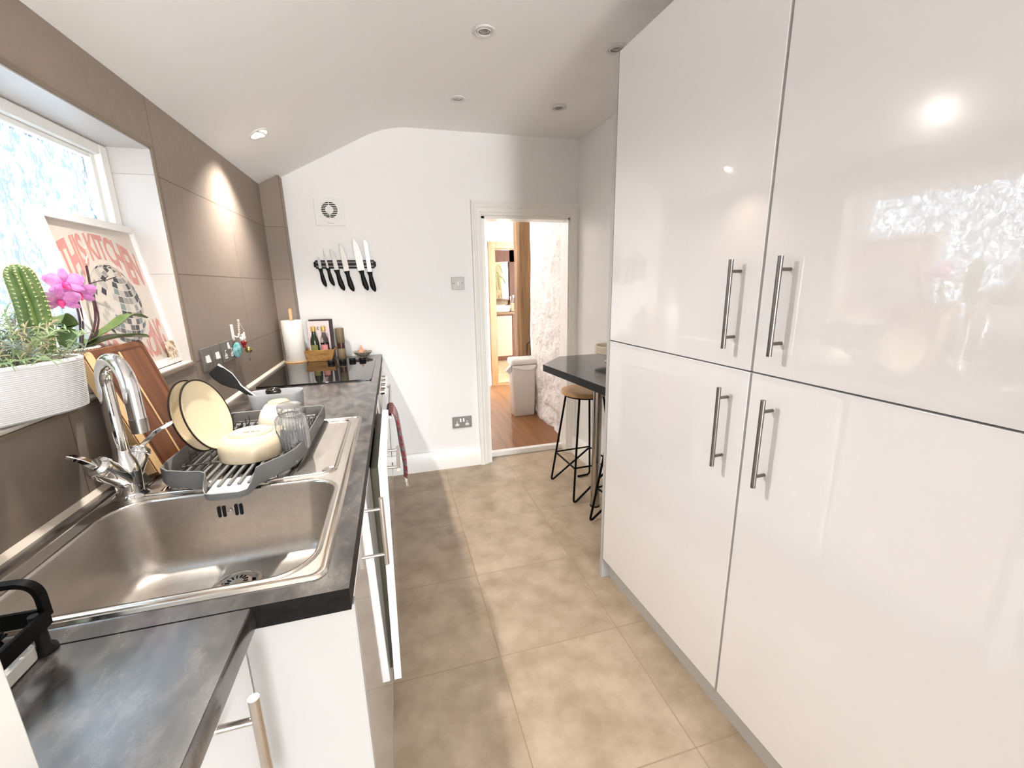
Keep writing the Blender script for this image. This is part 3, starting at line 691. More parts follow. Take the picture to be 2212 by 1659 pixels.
for s0 in (0, .05, .10, .19):
    q = a+dd*s0-sd*(.023 if s0 < .06 else .008)+nn*.002; L.append([q-sd*.003-nn*.004, q+sd*.003-nn*.004, q+sd*.003+nn*.004, q-sd*.003+nn*.004])
m.rings(L); build('pale_edge', m, white_plastic, t)
t = thing('spoon', 'dark shiny spoon bowl showing over the edge of the grey caddy', 'spoon', (.26, 1.65, ZW+.02))
m = MB(); m.sphere((.262, 1.65, 1.008), .021, 20, 12, (1.25, .8, .75)); m.tube([(.275, 1.65, 1.0), (.300, 1.652, .94)], [.006, .004], 10); build('spoon_body', m, mat('dark steel spoon', (.10, .095, .08), .12, metal=1), t, smooth=80)

# ---- black wire rack, white tray and tumbler on the near worktop
t = thing('dish_drainer', 'black metal dish drainer with an arched side rail, near left corner', 'dish drainer', (.13, .55, ZW))
rx0, rx1, ry0, ry1 = .02, .232, .412, .620; rzb, rzt = ZW+.034, ZW+.056
m = MB(); e = .0022
m.box(rx1-e, rx1+e, ry0, ry1, rzb, rzt); m.box(rx0, rx1, ry1-e, ry1+e, rzb, rzt); m.box(rx0-e, rx0+e, ry0, ry1, rzb, rzt); m.box(rx0, rx1, ry0-e, ry0+e, rzb, rzt); build('frame', m, black_metal, t)
def flatbar(P, w, th, up=(0, 0, 1)):
    mb = MB(); L = []; P = [Vector(p) for p in P]
    for i, p in enumerate(P):
        d_ = (P[min(i+1, len(P)-1)]-P[max(i-1, 0)]).normalized(); side = Vector((0, 1, 0)); n_ = d_.cross(side).normalized()
        L.append([p-side*w-n_*th, p+side*w-n_*th, p+side*w+n_*th, p-side*w+n_*th])
    return mb.rings(L)
m = flatbar(fillet([(rx0, ry1, rzb+.01), (rx0, ry1, ZW+.098), (rx1-.002, ry1, ZW+.098), (rx1-.002, ry1, rzb+.01)], .055, 10), .006, .0032); build('side_arch', m, black_metal, t, smooth=60)
for x, y in ((rx1-.008, ry1-.008), (rx0+.008, ry1-.008), (rx1-.008, ry0+.008), (rx0+.008, ry0+.008)):
    m = MB(); m.tube([(x, y, ZW), (x, y, ZW+.005), (x, y, ZW+.010), (x, y, rzt-.002)], [.013, .012, .007, .007], 14); build('foot', m, black_plastic, t, smooth=50)
for i in range(5):
    y = ry1-.035-.037*i; m = MB(); m.tube(smooth_path([(rx0+.004, y, rzb+.010), (rx0+.03, y, rzb+.002), (rx1-.04, y, rzb+.002), (rx1-.028, y, rzb+.012), (rx1-.022, y, rzb+.022)], 4), .0018, 8); build('wire', m, black_metal, t, smooth=60)
m = MB(); m.tube([(rx1-.04, ry0+.01, rzb+.001), (rx1-.04, ry1-.01, rzb+.001)], .0018, 8); build('wire', m, black_metal, t, smooth=60)
t_ = MB(); P0 = rrect(.035, .225, .405, .606, .012); P1 = rrect(.040, .220, .410, .601, .010)
t_.rings([[(x, y, ZW) for x, y in P0], [(x, y, ZW+.018) for x, y in P0], [(x, y, ZW+.018) for x, y in P1], [(x, y, ZW+.004) for x, y in P1]])
tag(build('drip_tray', t_, mat('white tray', (.80, .78, .74), .25), bevel=.001), 'white drip tray under the black dish drainer', 'tray')
t = thing('tumbler', 'clear glass tumbler in the black drainer at the left photo edge', 'tumbler', (.135, .515, rzb+.006))
m = MB(); m.lathe([(.030, 0), (.033, .004), (.036, .085), (.034, .085), (.031, .008), (.001, .007)], (.150, .512, rzb+.006), 40); build('vessel', m, mat('greenish glass', (.90, .97, .92), .03, trans=1, ior=1.3), t, smooth=60)
# white upright cupboard side standing on the near worktop
t = thing('countertop_cupboard', 'white cupboard side rising from the near worktop in the bottom left corner', 'cupboard', (.2, .2, ZW))
m = MB(); m.box(.003, .344, -.2, .388, ZW, 1.20); build('carcass', m, gloss_trim, t, bevel=.002)
m = MB(); m.box(.345, .362, -.2, .397, ZW+.002, 1.20); build('door', m, gloss_trim, t, bevel=.002)

# ================================================================== window sill
# ---- ribbed planter with cactus and trailing succulent
pc = Vector((-.030, 1.026, WZ0)); PA = R(-27)
def pl_ring(a, b, z, n=48):
    out = []
    for k in range(n):
        t = 2*PI*k/n; ct, st = math.cos(t), math.sin(t); e = 2/2.6
        u = b*math.copysign(abs(ct)**e, ct); v = a*math.copysign(abs(st)**e, st)
        out.append((pc.x+u*math.cos(PA)-v*math.sin(PA), pc.y+u*math.sin(PA)+v*math.cos(PA), z))
    return out
pla, plb = .122, .070
t = thing('planter', 'white finely ribbed oval planter of cactus and succulents on the window sill', 'planter', tuple(pc))
m = MB(); L = [pl_ring(pla-.020, plb-.020, WZ0+.001), pl_ring(pla-.014, plb-.014, WZ0+.003)]
nr = 26; ph = .112
for i in range(nr):
    z0 = WZ0+.006+i*(ph-.012)/nr; k = .008*(1-i/nr)
    L += [pl_ring(pla-.0016-k, plb-.0016-k, z0), pl_ring(pla-k, plb-k, z0+.0017), pl_ring(pla-k, plb-k, z0+.0026)]
L += [pl_ring(pla, plb, WZ0+ph-.003), pl_ring(pla-.003, plb-.003, WZ0+ph), pl_ring(pla-.007, plb-.007, WZ0+ph-.001), pl_ring(pla-.009, plb-.009, WZ0+ph-.018)]
m.rings(L, cap1=False); build('pot', m, mat('white ribbed ceramic', (.85, .84, .83), .4), t, smooth=50)
m = MB(); random.seed(5); L = [pl_ring(pla-.009, plb-.009, WZ0+ph-.018), pl_ring((pla-.009)*.6, (plb-.009)*.6, WZ0+ph-.011), pl_ring((pla-.009)*.2, (plb-.009)*.2, WZ0+ph-.009)]; m.rings(L, cap0=False)
so = build('soil', m, mat('brown soil', (.16, .085, .05), .95, col2=(.42, .28, .18), nscale=160, bump=1, bscale=150, bdist=.004), t); so['kind'] = 'stuff'
cactus_m = mat('green cactus skin', (.07, .135, .03), .5, col2=(.15, .22, .065), nscale=40)
t = thing('cactus', 'tall ribbed green cactus leaning in the white planter', 'cactus', (-.04, 1.17, WZ0+ph-.02))
m = MB(); CP = smooth_path([(-.038, 1.135, 1.222), (-.040, 1.150, 1.28), (-.045, 1.162, 1.34), (-.050, 1.163, 1.395), (-.053, 1.160, 1.428)], 6); nc = len(CP)
sp = MB(); T = [(CP[min(i+1, nc-1)]-CP[max(i-1, 0)]).normalized() for i in range(nc)]; L = []
for i in range(nc):
    f = i/(nc-1); r0 = .0225*(1 if f < .78 else math.sqrt(max(.012, 1-((f-.78)/.225)**2))); r0 *= .88+.16*math.sin(PI*min(1, f*.9+.1))
    u = T[i].orthogonal().normalized(); u = (Vector((1, 0, 0))-T[i]*T[i].x).normalized(); w = T[i].cross(u); ring = []
    for k in range(66):
        a = 2*PI*k/66; q = r0*(1+.13*math.cos(11*a)); ring.append(CP[i]+q*(math.cos(a)*u+math.sin(a)*w))
    L.append(ring)
    for k in range(11):
        a = 2*PI*k/11; b0 = CP[i]+r0*1.12*(math.cos(a)*u+math.sin(a)*w); nrm = (math.cos(a)*u+math.sin(a)*w)
        for s_ in range(3):
            d = (nrm+Vector((random.uniform(-.6, .6), random.uniform(-.6, .6), random.uniform(-.2, .8)))).normalized()
            sp.tube([b0, b0+d*.006], [.0005, .0002], 3)
        sp.sphere(b0, .0016, 5, 4)
m.rings(L); build('stem', m, cactus_m, t, smooth=60)
s_o = build('spines', sp, mat('pale cactus spines', (.72, .66, .42), .7), t, smooth=0); s_o['kind'] = 'stuff'
# trailing succulent strands
suc_m = [mat('pale succulent green', (.36, .46, .24), .5), mat('grey green strand', (.22, .26, .20), .5), mat('dry strand', (.45, .38, .24), .6)]
t = thing('trailing_succulent', 'tangle of pale thin leaved succulent stems spilling over the white planter', 'succulent', (-.03, 1.08, WZ0+ph-.01))
random.seed(11)
for which in range(3):
    m = MB()
    for k in range((26, 24, 12)[which]):
        th = random.uniform(0, 2*PI); q = random.uniform(.2, .9)
        u, v = plb*.8*q*math.cos(th), pla*.85*q*math.sin(th)
        p = Vector((pc.x+u*math.cos(PA)-v*math.sin(PA), pc.y+u*math.sin(PA)+v*math.cos(PA), WZ0+ph-.014))
        d = Vector((random.uniform(-.3, .5), random.uniform(-.5, .75), random.uniform(.5, 1.2))).normalized(); P = [p]
        n_s = random.randint(4, 7)
        for s_ in range(n_s):
            d = (d+Vector((random.uniform(-.5, .5), random.uniform(-.5, .5), random.uniform(-.42, .25)))).normalized()
            p = p+d*random.uniform(.012, .022); p.x = max(p.x, -.098); p.z = max(p.z, WZ0+ph-.012) if abs(p.x-pc.x) < .08 else p.z; P.append(p.copy())
        m.tube(P, [.0013]*len(P), 4)
        for s_ in range(2, len(P)):
            for l_ in range(5):
                e = (Vector((random.uniform(-1, 1), random.uniform(-1, 1), random.uniform(-.5, 1)))).normalized(); ln = random.uniform(.010, .022)
                q1 = P[s_]+e*ln*.5+Vector((0, 0, .002)); q2 = P[s_]+e*ln; m.tube([P[s_], q1, q2], [.0007, .0013, .0003], 4)
    o_ = build('strands', m, suc_m[which], t, smooth=60); o_['kind'] = 'stuff'

# ---- orchid in a woven beige pot
oc = Vector((-.056, 1.256, WZ0))
t = thing('orchid_pot', 'beige crackled pot with a woven rim between planter and framed print', 'plant pot', tuple(oc))
m = MB(); m.lathe([(.036, .001), (.039, .004), (.047, .05), (.0505, .095), (.051, .112), (.048, .113), (.046, .098)], oc, 40, cap1=False); build('pot', m, mat('crackled beige glaze', (.52, .42, .30), .45, col2=(.66, .56, .44), nscale=45, ndet=8, bump=.5, bscale=60), t, smooth=50)
m = MB()
for r_ in range(3):
    for s_ in (0, 1): m.tube([(oc.x+(.0518+.0016*math.sin(20*a+s_*PI+r_))*math.cos(a), oc.y+(.0518+.0016*math.sin(20*a+s_*PI+r_))*math.sin(a), oc.z+.094+.007*r_+.0022*math.cos(20*a+s_*PI)) for a in [2*PI*k/120 for k in range(120)]], .0024, 5, closed=True)
build('woven_rim', m, mat('pale woven rim', (.66, .55, .43), .8), t, smooth=80)
m = MB(); m.lathe([(.0465, .100), (.03, .104), (.001, .105)], oc, 24, cap0=False); o_ = build('bark', m, mat('orchid bark', (.14, .08, .05), .95, bump=1, bscale=120, bdist=.006), t); o_['kind'] = 'stuff'
t = thing('orchid', 'orchid with pink flowers and dark bare stems in front of the framed print', 'orchid', (oc.x, oc.y, WZ0+.103))
leaf_m = mat('dark orchid leaf', (.07, .12, .035), .35, col2=(.13, .19, .06), nscale=20)
def leaf(P, w, mtl, nm='leaf'):
    C = smooth_path(P, 5); n = len(C); A, B_, Cc = [], [], []
    for i, c_ in enumerate(C):
        d = (C[min(i+1, n-1)]-C[max(i-1, 0)]).normalized(); s_ = d.cross(Vector((0, 0, 1))).normalized(); u_ = s_.cross(d)
        k = w*math.sin(PI*min(.97, .12+.88*i/(n-1)))**.7; A.append([c_-s_*k+u_*k*.35, c_-u_*.001, c_+s_*k+u_*k*.35, c_+s_*k+u_*(k*.35+.0016), c_+u_*.0018, c_-s_*k+u_*(k*.35+.0016)])
    return build(nm, MB().rings(A), mtl, t, smooth=70)
zo = WZ0+.105
leaf([(oc.x, oc.y+.01, zo), (-.02, 1.36, 1.272), (-.008, 1.43, 1.302), (.005, 1.49, 1.292)], .017, leaf_m)
leaf([(oc.x+.01, oc.y+.01, zo), (-.01, 1.34, 1.25), (.008, 1.40, 1.247), (.016, 1.45, 1.240)], .022, leaf_m)
leaf([(oc.x, oc.y, zo), (-.06, 1.27, 1.29), (-.05, 1.23, 1.315), (-.03, 1.20, 1.30)], .022, leaf_m)
stem_m = mat('dark purple orchid stem', (.045, .018, .022), .4)
m = MB(); m.tube(smooth_path([(-.042, 1.290, 1.235), (-.034, 1.335, 1.30), (-.044, 1.364, 1.38), (-.05, 1.380, 1.435)], 5), [.0026]*16, 7); m.tube(smooth_path([(-.038, 1.302, 1.235), (-.030, 1.340, 1.30), (-.042, 1.361, 1.37)], 5), [.0022]*11, 7); m.tube([(-.05, 1.374, 1.39), (-.045, 1.405, 1.397), (-.04, 1.43, 1.400), (-.03, 1.455, 1.409)], .0012, 5); m.tube([(-.043, 1.425, 1.400), (-.04, 1.44, 1.412)], .001, 5); m.tube([(-.05, 1.371, 1.37), (-.047, 1.362, 1.378)], .0018, 5)
build('flower_spike', m, stem_m, t, smooth=60)
m = MB(); m.tube([(-.05, 1.380, 1.432), (-.05, 1.386, 1.452), (-.05, 1.394, 1.462), (-.05, 1.388, 1.478), (-.05, 1.397, 1.484)], .0017, 5); m.tube([(-.05, 1.380, 1.436), (-.046, 1.374, 1.442)], .0016, 5); build('spike_tip', m, mat('pale spike tip', (.66, .50, .38), .6), t)
m = MB(); m.tube(smooth_path([(-.046, 1.275, 1.235), (-.05, 1.305, 1.30), (-.05, 1.305, 1.35), (-.048, 1.285, 1.372)], 5), [.0024]*16, 7); m.tube(smooth_path([(-.044, 1.280, 1.235), (-.048, 1.312, 1.30), (-.05, 1.318, 1.352), (-.046, 1.30, 1.374)], 5), [.002]*16, 7); build('flower_spike', m, stem_m, t, smooth=60)
petal_m = mat('pink orchid petal', (.52, .11, .42), .5, col2=(.68, .28, .58), nscale=60, sub=.15)
lip_m = mat('magenta orchid lip', (.78, .05, .22), .45)
def flower(c_, nrm, sc_):
    nrm = Vector(nrm).normalized(); u = nrm.cross(Vector((0, 0, 1))).normalized(); w = u.cross(nrm); c_ = Vector(c_); m = MB()
    for ang, ln, wd in ((90, 1, .5), (210, 1, .5), (330, 1, .5), (20, 1.05, .85), (160, 1.05, .85)):
        a = R(ang); d = math.cos(a)*u+math.sin(a)*w; s_ = nrm.cross(d); L = []
        for k in range(8):
            f = k/7; wk = sc_*wd*.5*math.sin(PI*min(.96, .06+.9*f))**.65; b0 = c_+d*sc_*ln*f+nrm*sc_*(.18*math.sin(f*2.4)-.05*f)
            L.append([b0-s_*wk, b0+nrm*.0006-s_*wk*.3, b0+s_*wk*.3+nrm*.0006, b0+s_*wk, b0+s_*wk*.3+nrm*.0018, b0-s_*wk*.3+nrm*.0018])
        m.rings(L)
    f_ = build('flower', m, petal_m, t, smooth=70)
    m = MB(); m.sphere(c_+nrm*sc_*.15-w*sc_*.16, sc_*.20, 10, 8, (1, 1, 1.2)); m.tube([c_+nrm*sc_*.2-w*sc_*.2, c_+nrm*sc_*.45-w*sc_*.40], [sc_*.15, sc_*.05], 8); build('lip', m, lip_m, f_, smooth=60)
flower((-.040, 1.268, 1.390), (.75, -.55, .1), .038)
flower((-.036, 1.298, 1.368), (.7, -.5, -.2), .036)
flower((-.045, 1.250, 1.352), (.5, -.75, -.3), .036)

# ---- framed print leaning on the window
t = thing('framed_print', 'white framed disco ball print with pink lettering leaning on the window', 'picture', (-.05, 1.53, WZ0))
FB = Vector((-.022, 1.310, WZ0+.003)); fu = Vector((-.012, 1, 0)).normalized(); fv = Vector((-.062, 0, .432)).normalized(); fw_, fh_ = .422, .445
FM = frame_M(FB, fu, fv)           # local x along the sill, y up, z towards the room
m = MB(); bw = .022; dp = .024
def rect_ring(mb, x0, x1, y0, y1, w, z0, z1):
    st = mb.mark(); mb.box(x0, x0+w, y0, y1, z0, z1); mb.box(x1-w, x1, y0, y1, z0, z1); mb.box(x0+w, x1-w, y0, y0+w, z0, z1); mb.box(x0+w, x1-w, y1-w, y1, z0, z1); mb.xf(st, FM)
rect_ring(m, 0, fw_, 0, fh_, bw, -dp, 0); build('frame', m, mat('white picture frame', (.76, .75, .735), .35), t, bevel=.0008)
m = MB(); st = m.mark(); m.box(bw-.002, fw_-bw+.002, bw-.002, fh_-bw+.002, -.016, -.012); m.xf(st, FM); build('paper', m, mat('cream print paper', (.62, .55, .485), .25, coat=.3), t, smooth=0)
pink = mat('pink print ink', (.56, .25, .22), .4); ZP = -.0119
bcx, bcy, brad = .205, .205, .116
def warp_text(body, f):
    mb = text_mb(body, 1.0, .92, .032); xs = [v[0] for v in mb.v]; ys = [v[1] for v in mb.v]; X0, X1, Y0, Y1 = min(xs), max(xs), min(ys), max(ys)
    mb.v = [f((x-X0)/(X1-X0), (y-Y0)/(Y1-Y0))+(ZP,) for x, y, z in mb.v]; mb.xf(0, FM); return mb
# subdivided along x is not needed: letters are narrow; bottoms follow the ball, tops rise in a shallow arch
def top_f(u, v):
    x = .036+u*(.384-.036); dx = (x-bcx); yb = bcy+math.sqrt(max(1e-4, (brad+.012)**2-min(abs(dx), brad+.010)**2)); yb = max(yb, bcy+.055)
    yt = .404-.10*(dx/.16)**2*.35; return (x, yb+(yt-yb)*v)
build('lettering', warp_text('THIS KITCHEN', top_f), pink, t, smooth=0)
def bot_f(u, v):
    x = .040+u*(.384-.040); dx = (x-bcx); yt = bcy-math.sqrt(max(1e-4, (brad+.012)**2-min(abs(dx), brad+.010)**2)); yt = min(yt, bcy-.05); yb = .036
    return (x, yb+(yt-yb)*v)
build('lettering', warp_text('IS FOR DANCING', bot_f), pink, t, smooth=0)
ball_cols = [(.57, .52, .47), (.43, .40, .36), (.26, .25, .235), (.11, .11, .11), (.035, .038, .042), (.45, .28, .22), (.19, .24, .24)]
ball_m = [mat('print tone %s' % n_, c_, .4) for n_, c_ in zip(('pale', 'light', 'mid', 'dark', 'black', 'blush', 'teal'), ball_cols)]
m = MB(); random.seed(21); m.cur = 0
b0 = m.pts([FM @ Vector((bcx+brad*math.cos(2*PI*k/64), bcy+brad*math.sin(2*PI*k/64), ZP)) for k in range(64)]); m.face(*range(b0, b0+64))
nl = 17
for i in range(nl):
    la0, la1 = -PI/2+PI*(i+.06)/nl, -PI/2+PI*(i+.94)/nl; nk = max(4, int(30*math.cos((la0+la1)/2)))
    for k in range(nk):
        lo0, lo1 = -PI+2*PI*(k+.05)/nk, -PI+2*PI*(k+.95)/nk
        Q = []
        for la, lo in ((la0, lo0), (la0, lo1), (la1, lo1), (la1, lo0)):
            p = Vector((math.cos(la)*math.sin(lo), math.sin(la), math.cos(la)*math.cos(lo))); p = Matrix.Rotation(R(24), 3, 'X') @ Matrix.Rotation(R(-14), 3, 'Z') @ p; Q.append(p)
        if min(q.z for q in Q) < .02: continue
        cx_, cy_ = sum(q.x for q in Q)/4, sum(q.y for q in Q)/4
        dk = .32+.35*max(0, cx_)+.75*max(0, -cy_-.25)+.1*max(0, cy_)-.3*max(0, -cx_)
        r_ = random.random()
        if r_ < dk*.55: ci = random.choice((3, 4, 4))
        elif r_ < dk*1.0: ci = random.choice((2, 3, 6))
        elif r_ < dk+.18: ci = random.choice((1, 2, 5)) if cx_ > .3 else random.choice((1, 1, 6, 2))
        else: ci = random.choice((0, 0, 1))
        if ci == 0: continue
        m.cur = ci; b1 = m.pts([FM @ Vector((bcx+brad*q.x, bcy+brad*q.y, ZP+.0002)) for q in Q]); m.face(b1, b1+1, b1+2, b1+3)
build('disco_ball_print', m, ball_m, t, smooth=0)
m = MB(); st = m.mark(); m.box(.340, .400, .018, .074, -.002, .0012); m.xf(st, FM @ Matrix.Translation((.0, .0, 0))); pc_ = tag(build('photo_card', m, mat('small photo card', (.80, .70, .52), .4, col2=(.30, .16, .10), nscale=70, lo=.45, hi=.6)), 'small photo card tucked into the lower corner of the white picture frame', 'card')

# ================================================================== left wall, hob end
# ---- switches and socket on the tiles
def on_left(y, z): return Matrix(((0, 0, 1, 0), (1, 0, 0, y), (0, 1, 0, z), (0, 0, 0, 1)))   # local x->+y, y->+z, z->+x
def plate_on(M, nm, label, cat, w, h, parts, group=None):
    p = M @ Vector((0, 0, 0)); t = thing(nm, label, cat, tuple(p), group)
    m = MB(); st = m.mark(); m.prism(rrect(-w/2, w/2, -h/2, h/2, .003, 3), .0005, .007); m.xf(st, M); build('plate', m, socket_steel, t, bevel=.0012)
    for kind, px, py in parts:
        m = MB(); st = m.mark()
        if kind == 'rocker': m.hexa([(px-.0055, py-.013, .007), (px+.0055, py-.013, .007), (px+.0055, py+.013, .007), (px-.0055, py+.013, .007), (px-.0055, py-.013, .0135), (px+.0055, py-.013, .0135), (px+.0055, py+.013, .009), (px-.0055, py+.013, .009)]); mt = white_plastic; n_ = 'rocker'
        elif kind == 'pins':
            m.prism(rrect(px-.004, px+.004, py-.002, py+.018, .001, 2), .007, .0082); m.prism(rrect(px-.015, px+.015, py-.018, py-.002, .002, 2), .007, .0082)
            mt = white_plastic; n_ = 'socket_insert'
        elif kind == 'screw': m.cyl((px, py, .007), (px, py, .0085), .0035, n=10); mt = dark_hole; n_ = 'screw'
        m.xf(st, M); q = build(n_, m, mt, t)
        if kind == 'pins':
            m = MB(); st = m.mark(); m.box(px-.0022, px+.0022, py+.005, py+.013, .0082, .0088)
            for s_ in (-1, 1): m.box(px+s_*.009-.0028, px+s_*.009+.0028, py-.012, py-.008, .0082, .0088)
            m.xf(st, M); build('pin_holes', m, dark_hole, q, smooth=0)
    return t
plate_on(on_left(1.836, 1.113), 'light_switch', 'brushed steel double switch plate nearest the framed print, on the left tiles', 'switch', .086, .086, [('rocker', -.009, 0), ('rocker', .009, 0)])
plate_on(on_left(1.930, 1.113), 'light_switch', 'brushed steel double switch plate in the middle of the row on the left tiles', 'switch', .086, .086, [('rocker', -.009, 0), ('rocker', .009, 0)])
plate_on(on_left(2.058, 1.113), 'wall_socket', 'brushed steel double socket on the left tiles behind the hanging charms', 'socket', .146, .086, [('pins', -.036, -.010), ('pins', .036, -.010), ('rocker', 0, .022)])
def on_end(x, z): return Matrix(((1, 0, 0, x), (0, 0, -1, D), (0, 1, 0, z), (0, 0, 0, 1)))   # local x->+x, y->+z, z->-y
plate_on(on_end(1.153, 1.379), 'light_switch', 'single steel light switch on the white end wall left of the doorway', 'switch', .088, .088, [('rocker', 0, 0), ('screw', -.030, 0), ('screw', .030, 0)])
plate_on(on_end(1.134, .357), 'wall_socket', 'steel double socket low on the white end wall above the skirting', 'socket', .146, .088, [('pins', -.038, -.008), ('pins', .038, -.008), ('rocker', -.012, .018), ('rocker', .012, .018)])

# ---- hook with charms
t = thing('wall_hook', 'white adhesive hook on the left tiles holding the charms', 'hook', (.005, 2.155, 1.16))
m = MB(); st = m.mark(); m.prism(rrect(-.012, .012, -.035, .035, .004, 3), .0005, .005); m.xf(st, on_left(2.150, 1.182)); m.tube(fillet([(.005, 2.155, 1.165), (.022, 2.155, 1.158), (.024, 2.155, 1.175)], .006, 4), .003, 8); build('hook_plate', m, white_plastic, t, bevel=.001)
t = thing('hanging_charms', 'string of shells, red beads, brass bell and turquoise disc hanging on the left tiles', 'ornament', (.02, 2.17, 1.05))
m = MB(); random.seed(2)
for k in range(9): m.sphere((.022, 2.185-.002*k, 1.232-.008*k), .0055-.0002*k, 8, 6, (1, 1, .8))
m.tube([(.022, 2.19, 1.232), (.022, 2.236, 1.182), (.022, 2.238, 1.13)], .0012, 5); build('rope', m, mat('cream rope', (.74, .66, .54), .8), t, smooth=60)
m = MB()
for k in range(11):
    a = random.uniform(0, 2*PI); q = Vector((.026, 2.185+random.uniform(-.018, .024), 1.155+random.uniform(-.025, .022))); e = Vector((.3, random.uniform(-1, 1), random.uniform(-1, 1))).normalized()*.011; m.tube([q-e, q-e*.3+Vector((.004, 0, .003)), q+e*.4+Vector((.003, 0, 0)), q+e], [.002, .0042, .0042, .0015], 7)
build('shells', m, mat('white shell', (.85, .82, .76), .35), t, smooth=60)
m = MB()
for k in range(6): m.sphere((.027, 2.192+random.uniform(-.014, .018), 1.122+random.uniform(-.014, .012)), .0085, 8, 6)
build('red_beads', m, mat('red bead', (.30, .012, .012), .25), t, smooth=60)
m = MB(); m.lathe([(.001, -.005), (.026, -.004), (.034, 0), (.026, .004), (.001, .005)], (.016, 2.135, 1.105), 28, ax=(.9, -.2, 0), cap0=False, cap1=False); o_ = build('turquoise_disc', m, mat('turquoise glass', (.05, .32, .36), .15, col2=(.42, .72, .74), nscale=45), t, smooth=60)
m = MB(); m.sphere((.034, 2.222, 1.093), .0155, 16, 10); build('brass_bell', m, mat('aged brass', (.34, .28, .12), .25, metal=.8), t, smooth=60)
m = MB(); m.tube([(.034+.004*math.sin(a)*.5, 2.226+.006*math.cos(a), 1.057+.013*math.sin(a)) for a in [2*PI*k/16 for k in range(16)]], .0022, 6, closed=True); build('ring', m, handle_steel, t, smooth=60)

# ---- hob and things on it
t = thing('hob', 'black glass hob let into the far end of the worktop', 'hob', (.305, 2.52, ZW))
m = MB(); m.prism(rrect(.045, .566, 2.190, 2.826, .006, 3), ZW+.0005, ZW+.0075); build('glass_top', m, hob_glass, t, bevel=.0012)
for i, (x, y) in enumerate(((.310, 2.745), (.375, 2.752), (.430, 2.775), (.490, 2.775))):
    m = MB(); m.lathe([(.0195, ZW+.008), (.0205, ZW+.011), (.020, ZW+.026), (.0185, ZW+.0275), (.001, ZW+.0275)], (x, y, 0), 24); k_ = build('knob', m, black_plastic, t, smooth=45)
    m = MB(); m.box(x-.001, x+.001, y-.018, y-.004, ZW+.0272, ZW+.0282); build('pointer', m, white_plastic, k_)
t = thing('paper_towel_holder', 'kitchen roll on a pale wooden stand by the tiled corner', 'paper towel', (.085, 2.865, ZW))
hc = (.088, 2.898, ZW)
m = MB(); m.lathe([(.067, .0005), (.069, .003), (.069, .013), (.066, .015), (.001, .015)], hc, 40); build('base', m, pale_wood, t, smooth=45)
m = MB(); m.lathe([(.010, .014), (.010, .27), (.0115, .32), (.0095, .336), (.001, .338)], hc, 18); build('rod', m, pale_wood, t, smooth=50)
m = MB(); m.lathe([(.018, .017), (.058, .016), (.0605, .02), (.0605, .262), (.058, .266), (.018, .266)], hc, 48, cap0=False, cap1=False); build('roll', m, paper, t, smooth=45)
# wooden tray of bottles and books
t = thing('wooden_caddy', 'woven wooden trough holding oil bottles and cookbooks by the end wall', 'trough', (.235, 2.935, ZW))
weave = mat('honey woven wood', (.34, .16, .045), .5, col2=(.56, .32, .11), nscale=50, ndet=6, stretch=(.35, 1, 1.6), bump=.5, bscale=90)
m = MB()
def trough(z, e, y0, y1): return [(.160-e, y0, z), (.297+e, y0, z), (.297+e, y1, z), (.160-e, y1, z)]
m.rings([trough(ZW+.001, 0, 2.885, 2.99), trough(ZW+.075, .022, 2.870, 3.0), trough(ZW+.075, .016, 2.876, 2.994), trough(ZW+.010, -.006, 2.891, 2.984)]); build('trough', m, weave, t, smooth=0, bevel=.002)
def bottle(label, x, y, mt, liq, lh, seed, capm):
    c_ = (x, y, ZW+.012); t = thing('bottle', label, 'bottle', c_, 'bottles in the wooden trough')
    m = MB(); m.lathe([(.022, 0), (.0245, .003), (.025, .02), (.025, .112), (.023, .128), (.014, .152), (.0115, .165), (.0115, .180)], c_, 32, cap1=True); b_ = build('body', m, mt, t, smooth=60)
    if liq is not None:
        m = MB(); m.lathe([(.0205, .003), (.0232, .006), (.0232, lh), (.001, lh)], c_, 28); build('liquid', m, liq, t, smooth=50)
    m = MB(); m.lathe([(.0142, .178), (.0148, .181), (.0148, .205), (.0135, .208), (.001, .208)], c_, 24); build('cap', m, capm, t, smooth=45)
    m = MB(); L = []
    for z in (.055, .095): L.append([(x+.0253*math.cos(a), y+.0253*math.sin(a), ZW+.012+z) for a in [R(-155+k*10) for k in range(12)]])
    a_ = m.pts(L[0]); b2 = m.pts(L[1])
    for k in range(11): m.face(a_+k, a_+k+1, b2+k+1, b2+k)
    return t, m
gold = mat('gold bottle cap', (.62, .42, .14), .35, metal=.5)
t, m = bottle('dark green oil bottle with a gold cap in the wooden trough', .203, 2.915, mat('dark green glass', (.018, .026, .008), .08, spec=.8), None, 0, 1, gold)
build('label', m, mat('olive bottle label', (.22, .22, .07), .6), t)
t, m = bottle('clear bottle of pink vinegar with a gold cap in the wooden trough', .262, 2.912, mat('thin clear glass', (.95, .95, .95), .03, trans=1, ior=1.15), mat('pink vinegar', (.40, .05, .06), .2), .105, 2, gold)
build('label', m, mat('pink bottle label', (.62, .25, .25), .6), t)
